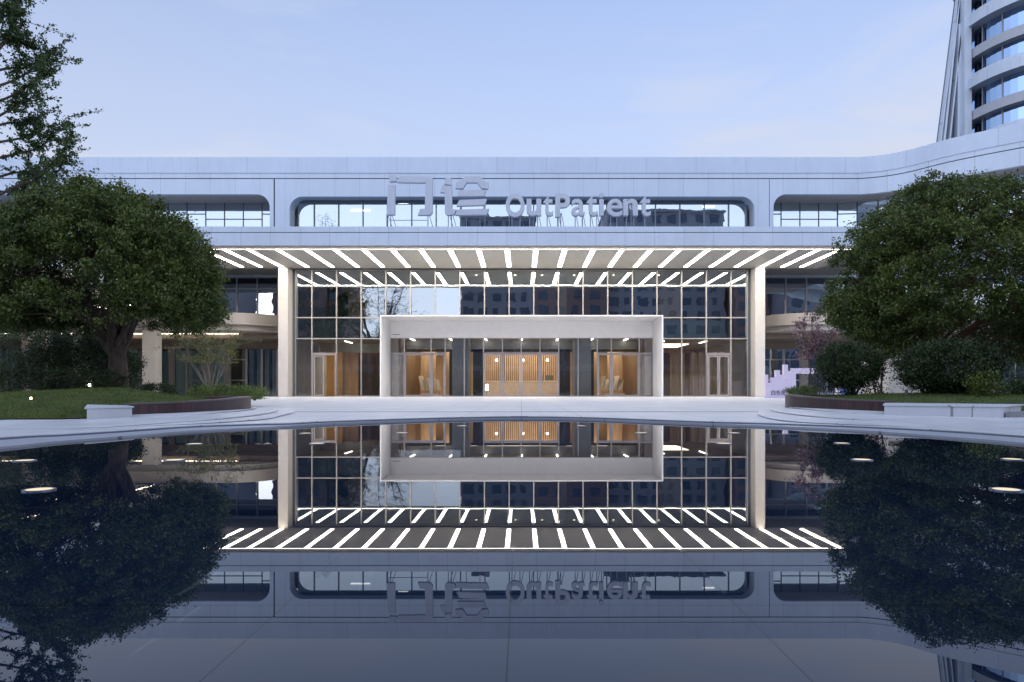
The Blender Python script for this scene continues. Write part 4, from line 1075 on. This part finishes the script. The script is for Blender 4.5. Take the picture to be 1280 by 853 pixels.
# foreground-left tall sparse tree reaching into the sky
def sparse_tree():
    d = 24.0; base = (P(-26, 480, d)[0], d, .1)
    t_ = thing('tall_tree', 'tall thin-leaved tree reaching into the sky above the dome-shaped tree', 'tree', base)
    mb = MB(); leaves = []
    def leafy(pts, n, s):
        for _ in range(n):
            i = random.randrange(1, len(pts)); p = Vector(pts[i - 1]).lerp(Vector(pts[i]), random.random())
            leaves.append((p.x + random.gauss(0, s), p.y + random.gauss(0, s), p.z + random.gauss(0, s)))
    trunk = [P(-26, 480, d), P(-22, 380, d), P(-14, 250, d), P(-10, 120, d), P(-8, 0, d), P(-6, -90, d)]
    mb.tube(trunk, [.22, .19, .16, .12, .08, .04], 8)
    ends = [((-14, 250), (50, 225), (88, 205), (112, 178)), ((-14, 250), (25, 232), (60, 222), (80, 196)), ((-12, 200), (18, 190), (45, 178), (72, 140)), ((-12, 180), (22, 172), (40, 165), (62, 172)), ((-12, 225), (10, 212), (35, 206), (48, 190)),
            ((-10, 130), (15, 120), (38, 105), (58, 92)), ((-10, 110), (12, 95), (35, 70), (50, 45)), ((-9, 70), (8, 55), (22, 35), (32, 20)), ((-9, 40), (5, 25), (12, 10), (20, -15)), ((-10, 150), (12, 140), (30, 130), (55, 122)),
            ((-9, 90), (6, 80), (20, 75), (45, 62)), ((-8, 20), (0, 5), (4, -10), (10, -30)), ((-12, 160), (4, 150), (14, 146), (24, 140)), ((-10, 60), (2, 50), (15, 48), (28, 50)), ((-12, 240), (5, 238), (20, 236), (38, 232)),
            ((-14, 250), (-60, 200), (-90, 120), (-110, 40)), ((-10, 120), (-50, 60), (-70, 0), (-80, -60))]
    for e in ends:
        dy = random.uniform(-1.2, 1.2)
        pts = [Vector(P(a, b, d)) + Vector((0, dy * i / 3, 0)) for i, (a, b) in enumerate(e)]
        pts = [Vector(q) for q in smooth_path([tuple(q) for q in pts], 4)]
        mb.tube(pts, [.055 - .045 * i / len(pts) for i in range(len(pts))], 5)
        leafy(pts[4:], 150, .10)
        for _ in range(16):
            a = pts[random.randrange(4, len(pts))]; dv = Vector((random.gauss(.25, .45), random.gauss(0, .4), random.gauss(.22, .35)))
            tw = [a, a + dv * .5 + Vector((0, 0, .04)), a + dv]
            mb.tube(tw, [.014, .009, .004], 4); leafy(tw, 60, .055)
    for _ in range(2300):   # denser inner mass along the trunk, mostly outside the frame
        t = random.random(); zc = P(0, 210 - 330 * t, d)
        leaves.append((zc[0] + random.gauss(-1.15, .6) * (1.1 - .45 * t), d + random.gauss(0, .8), zc[2] + random.gauss(0, .2)))
    C = np.array(leaves); quads_mesh('crown', leaf_quads(C, .11, .55), leaf_young, t_); mb.build('trunk', bark, t_, smooth=True)
sparse_tree()

def bush(name, label, cat, c, r, n, size, lm, nclump=120, stems=8, squash=1.0, boxy=False, group=None, spread=.10, fill=.62, sm=None):
    cx, cy, cz = c; t_ = thing(name, label, cat, (cx, cy, cz - r[2]), group)
    v = RNG.normal(size=(nclump, 3)); v /= np.linalg.norm(v, axis=1)[:, None]
    rad = fill + (1 - fill) * RNG.uniform(size=(nclump, 1)) ** .6
    if boxy: v = RNG.uniform(-1, 1, size=(nclump, 3)); k = RNG.integers(0, 3, nclump); v[np.arange(nclump), k] = np.sign(v[np.arange(nclump), k]); rad = 1
    lump = 1 + .06 * np.sin(6 * np.arctan2(v[:, 1], v[:, 0]))[:, None]
    cl = np.array([[cx, cy, cz]]) + v * rad * lump * np.array([r])
    cl[:, 2] = np.maximum(cl[:, 2], cz - r[2] * .95)
    idx = RNG.integers(0, nclump, n); pts = cl[idx] + RNG.normal(size=(n, 3)) * spread
    pts[:, 2] = np.maximum(pts[:, 2], cz - r[2])
    quads_mesh('foliage', leaf_quads(pts, size), lm, t_)
    mb = MB()
    for k in range(stems):
        q = cl[random.randrange(nclump)]; limb(mb, (cx + random.gauss(0, r[0] * .2), cy + random.gauss(0, r[1] * .2), cz - r[2] - .03), q, .02, .006, .1, 5, 5)
    mb.build('stem', sm or bark, t_)
    return t_
# left side
bush('hedge', 'clipped flat-topped dark hedge at the edge of the picture behind the low spike light', 'hedge', (-15.0, 19.5, 1.0), (2.3, 1.0, 1.08), 26000, .065, leaf_hedge, 420, 10, boxy=True, spread=.09)
bush('round_bush', 'big dark round bush behind the thick tree trunk', 'bush', (-12.0, 18.6, 1.05), (1.5, 1.3, 1.0), 36000, .06, leaf_dark, 600, 14, spread=.07)
bush('low_hedge', 'low dark hedge row along the top of the lawn in front of the round bush', 'hedge', (-11.9, 15.6, .52), (2.6, .5, .32), 17000, .05, leaf_dark, 300, 8, boxy=True, spread=.06)
bush('ground_shrub', 'low dark cushion shrub on the crest of the lawn in front of the white column', 'shrub', P(199, 488, 15.0), (.42, .4, .12), 2600, .04, leaf_dark, 50, 4, spread=.04)
bush('ground_shrub', 'low bright green shrub row behind the red-brown planter wall', 'shrub', P(282, 491, 16.5), (.95, .5, .14), 7000, .045, leaf_lime, 120, 6, spread=.06)
bush('ground_shrub', 'small bright green shrub at the tip of the planter beside the pale paving', 'shrub', P(318, 494, 17.5), (.28, .3, .10), 1500, .04, leaf_lime, 40, 3, spread=.04)
# thin multi-stem tree
def multi_stem(px_, base_y, top_y, d, wpx, label, lm, bm, n=1500, stems=9, leaf=.05, name='ornamental_tree', group=None, low=.45):
    base = P(px_, base_y, d); t_ = thing(name, label, 'tree', base, group); mb = MB(); lv = []
    H = P(px_, top_y, d)[2] - base[2]; Wd = wpx * d / F / 2
    for k in range(stems):
        a = 2 * math.pi * k / stems; tip = (base[0] + Wd * math.cos(a) * random.uniform(.35, 1), base[1] + Wd * math.sin(a) * random.uniform(.3, 1), base[2] + H * random.uniform(.72, 1))
        pts = limb(mb, (base[0] + .1 * math.cos(a), base[1] + .1 * math.sin(a), base[2] - .05), tip, .026, .006, .12, 8, 5)
        for _ in range(7):
            i = random.randrange(3, len(pts)); q = pts[i] + Vector((random.gauss(0, .25 * Wd), random.gauss(0, .25 * Wd), random.gauss(.08, .1) * H))
            mb.tube([pts[i], (pts[i] + q) / 2 + Vector((0, 0, .02)), q], [.008, .006, .003], 4)
            for _ in range(n // (stems * 7)):
                r_ = random.random(); p = pts[i].lerp(q, r_); lv.append((p.x + random.gauss(0, .07), p.y + random.gauss(0, .07), max(p.z + random.gauss(0, .05), base[2] + H * low)))
    quads_mesh('crown', leaf_quads(np.array(lv), leaf), lm, t_); mb.build('trunk', bm, t_)
multi_stem(264, 486, 412, 24.0, 95, 'thin multi-stemmed tree with sparse yellow-green leaves in front of the curtained windows', leaf_olive, bark_pale, 3400, 12, .07)
# right side
multi_stem(1018, 492, 388, 22.0, 78, 'pink flowering tree beside the castle-shaped sign', leaf_pink, bark, 3000, 6, .085, 'blossom_tree', low=.42)
multi_stem(1098, 492, 405, 21.0, 60, 'darker mauve flowering tree between the two clipped shrubs', leaf_pink, bark, 1700, 7, .08, 'blossom_tree', low=.3)
bush('round_shrub', 'clipped round shrub with bare lower stems standing in the red-brown planter', 'shrub', P(1062, 457, 14.6), (.68, .62, .47), 17000, .048, leaf_dark, 330, 0, spread=.055, fill=.6)
def stems_of(px0, px1, ytop, ybot, d, n):
    o = [c for c in bpy.data.objects if c.name.startswith('round_shrub') and c.parent is None][-1]; mb = MB()
    for k in range(n):
        a = P(random.uniform(px0 + 18, px1 - 18), ybot, d); b = P(random.uniform(px0, px1), ytop + random.uniform(-6, 10), d + random.uniform(-.4, .4)); limb(mb, a, b, .016, .007, .1, 5, 5)
    for c in list(o.children):
        if c.name.startswith('stem'): bpy.data.objects.remove(c)
    mb.build('stem', bark, o)
    pts = []
    for _ in range(2600):
        q = P(random.gauss(1062, 22), random.uniform(462, 492), d + random.gauss(0, .35)); pts.append(q)
    quads_mesh('lower_foliage', leaf_quads(np.array(pts), .045), leaf_dark, o)
stems_of(1035, 1090, 462, 497, 14.6, 15)
bush('large_shrub', 'large dark clipped shrub at the foot of the reddish-limbed tree', 'shrub', P(1188, 462, 13.6), (.98, .85, .56), 30000, .05, leaf_dark, 520, 10, spread=.06)
bush('ground_shrub', 'small light green shrub tucked against the grey post', 'shrub', P(1232, 482, 12.6), (.30, .3, .22), 3200, .05, leaf_green, 60, 4, spread=.06)
bush('ground_shrub', 'low green shrub strip behind the castle-shaped sign board', 'shrub', P(1003, 489, 18.0), (.42, .4, .10), 2200, .045, leaf_lime, 50, 3, spread=.04)
bush('hedge', 'tall dark clipped hedge behind the grey post', 'hedge', (16.0, 20.5, 1.15), (1.9, 1.0, 1.15), 22000, .065, leaf_dark, 380, 8, boxy=True, spread=.1)
bush('ground_shrub', 'low rounded shrub on the grass in front of the tall dark hedge', 'shrub', P(1290, 488, 13.5), (.5, .5, .2), 3600, .05, leaf_hedge, 70, 4, spread=.06)

# ------------------------------------------------------------------ town behind the viewer, seen in the glass
brick = simple('town_brick', (0.34, 0.24, 0.24), 0.8, var=.1); conc = simple('town_concrete', (0.38, 0.40, 0.46), 0.8, var=.1)
townglass = simple('town_glass', (0.08, 0.12, 0.20), 0.1, var=.3)
def block(x0, x1, y, h, mat, label, floors):
    t_ = thing('apartment_block', label, 'building', ((x0 + x1) / 2, y, 0), 'apartment blocks across the road')
    bx('wall', mat, x0, x1, y - 14, y, -.1, h, t_)
    bx('roof', conc, x0 - .3, x1 + .3, y - 14.3, y + .3, h + .01, h + .6, t_)
    bx('stair_head', mat, x0 + 2, x0 + 6, y - 9, y - 4, h + .62, h + 3, t_)
    fh = h / floors
    for k in range(floors):
        m_ = MB(); n_ = int((x1 - x0) / 3.2)
        for q in range(n_):
            a = x0 + .8 + q * (x1 - x0 - .8) / n_; w_ = 2.0 if (q + k // 3) % 3 else 1.1
            m_.box(a, a + w_, y + .02, y + .14, k * fh + .9, k * fh + fh - .5)
        m_.build('window_row', townglass, t_)
block(-13.4, 2.9, -60, 38.5, conc, 'grey apartment block with stepped roof reflected behind the word on the sign', 12)
block(2.95, 18.9, -60, 33, brick, 'brick apartment block reflected in the big panes over the entrance', 10)
block(19, 46, -64, 41, conc, 'wide grey apartment block with the highest roof, reflected in the ribbon window', 13)
block(-60, -38, -58, 29, brick, 'dark brick apartment block reflected behind the bare tree', 9)
block(61, 100, -50, 30, conc, 'long grey apartment block reflected in the wing beside the blossom', 11)
block(-120, -66, -50, 30, conc, 'long grey apartment block reflected in the wing beside the round tree', 11)
block(46.6, 60, -60, 31, brick, 'narrow brick block beside the highest roof, reflected at the end of the glass', 9)
def added_row():  # unseen row added to block the bright horizon reflected in the lobby glass
    t_ = thing('added_row_building', 'long low block added across the road to darken the lobby glass reflection', 'building', (0, -45, 0))
    bx('wall', conc, -130, 130, -57, -45, -.1, 10.5, t_); bx('roof', brick, -130.4, 130.4, -57.4, -44.6, 10.51, 11.1, t_)
    for k in range(2):
        m_ = MB()
        for q in range(80): m_.box(-129 + q * 3.2, -126.4 + q * 3.2, -44.98, -44.85, .6 + k * 5, 4.4 + k * 5)
        m_.build('window_row', townglass, t_)
added_row()
def bare_tree(x, y, h, label, nl):
    t_ = thing('bare_tree', label, 'tree', (x, y, 0)); mb = MB(); tips = []
    mb.tube([(x, y, -.1), (x + .2, y, h * .25), (x + .1, y, h * .45)], [.4, .3, .22], 8)
    for k in range(14):
        a = random.uniform(0, 6.28); b = (x + math.cos(a) * h * .33 * random.uniform(.4, 1), y + math.sin(a) * h * .3, h * random.uniform(.6, 1)); pts = limb(mb, (x + .1, y, h * random.uniform(.25, .45)), b, .16, .03, .1, 7, 5)
        for _ in range(9):
            i = random.randrange(2, 8); q = pts[i] + Vector((random.gauss(0, 1.1), random.gauss(0, 1.1), random.gauss(.5, .8))); mb.tube([pts[i], q], [.06, .015], 4); tips.append(q)
            for _ in range(3):
                q2 = q + Vector((random.gauss(0, .8), random.gauss(0, .8), random.gauss(.3, .5))); mb.tube([q, q2], [.03, .01], 4); tips.append(q2)
    mb.build('trunk', bark, t_)
    T_ = np.array([tuple(q) for q in tips]); idx = RNG.integers(0, len(T_), nl); quads_mesh('crown', leaf_quads(T_[idx] + RNG.normal(size=(nl, 3)) * .25, .22), leaf_dark, t_)
bare_tree(-22, -12, 16.5, 'tall nearly bare tree standing across the road, reflected in the glass', 3500)
bare_tree(-30, -16, 17, 'second nearly bare tree further along the road, reflected in the glass', 9000)
for k, x in enumerate((-17, -10, -3, 4, 12, 20, 28)):
    bush('roadside_bush', ['wide', 'tall', 'broad', 'loose', 'full', 'shaggy', 'rounded'][k] + ' dark roadside bush reflected low in the lobby glass, number %s along the road' % ['one', 'two', 'three', 'four', 'five', 'six', 'seven'][k], 'bush', (x, -16 - (k % 2) * 2, 1.6), (3.8, 2, 1.7 + .4 * (k % 3)), 3500, .25, leaf_dark, 90, 4, spread=.35, group='roadside bushes across the road')

# ------------------------------------------------------------------ light and sky
w = bpy.data.worlds.new('World'); scene.world = w; w.use_nodes = True; nt = w.node_tree; nt.nodes.clear()
out = nt.nodes.new('ShaderNodeOutputWorld'); bg = nt.nodes.new('ShaderNodeBackground')
sky = nt.nodes.new('ShaderNodeTexSky'); sky.sky_type = 'NISHITA'; sky.sun_disc = False
SUN_EL, SUN_AZ = R(5.0), R(180 + 20)      # low sun behind the camera
sky.sun_elevation = SUN_EL; sky.sun_rotation = SUN_AZ; sky.altitude = 50; sky.air_density = 1.0; sky.dust_density = 0.6; sky.ozone_density = 2.5
tc = nt.nodes.new('ShaderNodeTexCoord'); mp = nt.nodes.new('ShaderNodeMapping'); mp.inputs['Scale'].default_value = (1.4, 1.4, 5.0); nt.links.new(tc.outputs['Generated'], mp.inputs[0])
nz = nt.nodes.new('ShaderNodeTexNoise'); nz.inputs['Scale'].default_value = 1.9; nz.inputs['Detail'].default_value = 6; nz.inputs['Distortion'].default_value = .7; nt.links.new(mp.outputs[0], nz.inputs[0])
rp = nt.nodes.new('ShaderNodeValToRGB'); rp.color_ramp.elements[0].position = .48; rp.color_ramp.elements[0].color = (0, 0, 0, 1); rp.color_ramp.elements[1].position = .8; rp.color_ramp.elements[1].color = (.34, .34, .34, 1); nt.links.new(nz.outputs['Fac'], rp.inputs[0])
# high thin haze: denser towards the horizon
sx_ = nt.nodes.new('ShaderNodeSeparateXYZ'); nt.links.new(tc.outputs['Generated'], sx_.inputs[0])
hz_ = nt.nodes.new('ShaderNodeMapRange'); hz_.inputs[1].default_value = 0.18; hz_.inputs[2].default_value = 0.56; hz_.inputs[3].default_value = 0.97; hz_.inputs[4].default_value = 0.45
nt.links.new(sx_.outputs[2], hz_.inputs[0])
ad = nt.nodes.new('ShaderNodeMath'); ad.use_clamp = True; nt.links.new(hz_.outputs[0], ad.inputs[0]); nt.links.new(rp.outputs[0], ad.inputs[1])
gn = nt.nodes.new('ShaderNodeMix'); gn.data_type = 'RGBA'; gn.blend_type = 'MULTIPLY'; gn.inputs[0].default_value = 1; nt.links.new(sky.outputs[0], gn.inputs[6]); gn.inputs[7].default_value = (.74, .92, 1.28, 1)
mx = nt.nodes.new('ShaderNodeMix'); mx.data_type = 'RGBA'; nt.links.new(ad.outputs[0], mx.inputs[0]); nt.links.new(gn.outputs[2], mx.inputs[6]); mx.inputs[7].default_value = (1.78, 1.92, 2.34, 1)
# the haze scatters more light towards the low sun
gl_ = nt.nodes.new('ShaderNodeMapRange'); gl_.interpolation_type = 'SMOOTHSTEP'; gl_.inputs[1].default_value = 0.45; gl_.inputs[2].default_value = -0.65; gl_.inputs[3].default_value = 1.0; gl_.inputs[4].default_value = 2.5
nt.links.new(sx_.outputs[1], gl_.inputs[0])
vs_ = nt.nodes.new('ShaderNodeVectorMath'); vs_.operation = 'SCALE'; vs_.inputs[0].default_value = (1.80, 1.94, 2.36); nt.links.new(gl_.outputs[0], vs_.inputs['Scale']); nt.links.new(vs_.outputs[0], mx.inputs[7])
nt.links.new(mx.outputs[2], bg.inputs[0]); bg.inputs[1].default_value = 0.15; nt.links.new(bg.outputs[0], out.inputs[0])
sd = bpy.data.lights.new('Sun', 'SUN'); sd.energy = 0.05; sd.angle = R(12); sd.color = (1, .9, .82)
so = bpy.data.objects.new('Sun', sd); COL.objects.link(so)
dirv = Vector((math.sin(SUN_AZ) * math.cos(SUN_EL), math.cos(SUN_AZ) * math.cos(SUN_EL), math.sin(SUN_EL)))
so.rotation_euler = dirv.to_track_quat('Z', 'Y').to_euler()

cam = bpy.data.cameras.new('Camera'); co = bpy.data.objects.new('Camera', cam); COL.objects.link(co); scene.camera = co
cam.sensor_width = 36; cam.lens = F / 1280 * 36; cam.shift_x = -(VX - 640) / 1280; cam.shift_y = (HY - 426.5) / 1280
co.location = (0, 0, CH); co.rotation_euler = (R(90), 0, 0); cam.clip_start = .05; cam.clip_end = 3000
scene.view_settings.view_transform = 'Standard'; scene.view_settings.look = 'None'; scene.view_settings.gamma = 1; scene.view_settings.exposure = 1.3
cy = scene.cycles; cy.use_denoising = True; cy.max_bounces = 7; cy.diffuse_bounces = 3; cy.glossy_bounces = 5; cy.transparent_max_bounces = 12; cy.transmission_bounces = 4
cy.caustics_reflective = False; cy.caustics_refractive = False; cy.sample_clamp_indirect = 6.0
scene.render.engine = 'CYCLES'
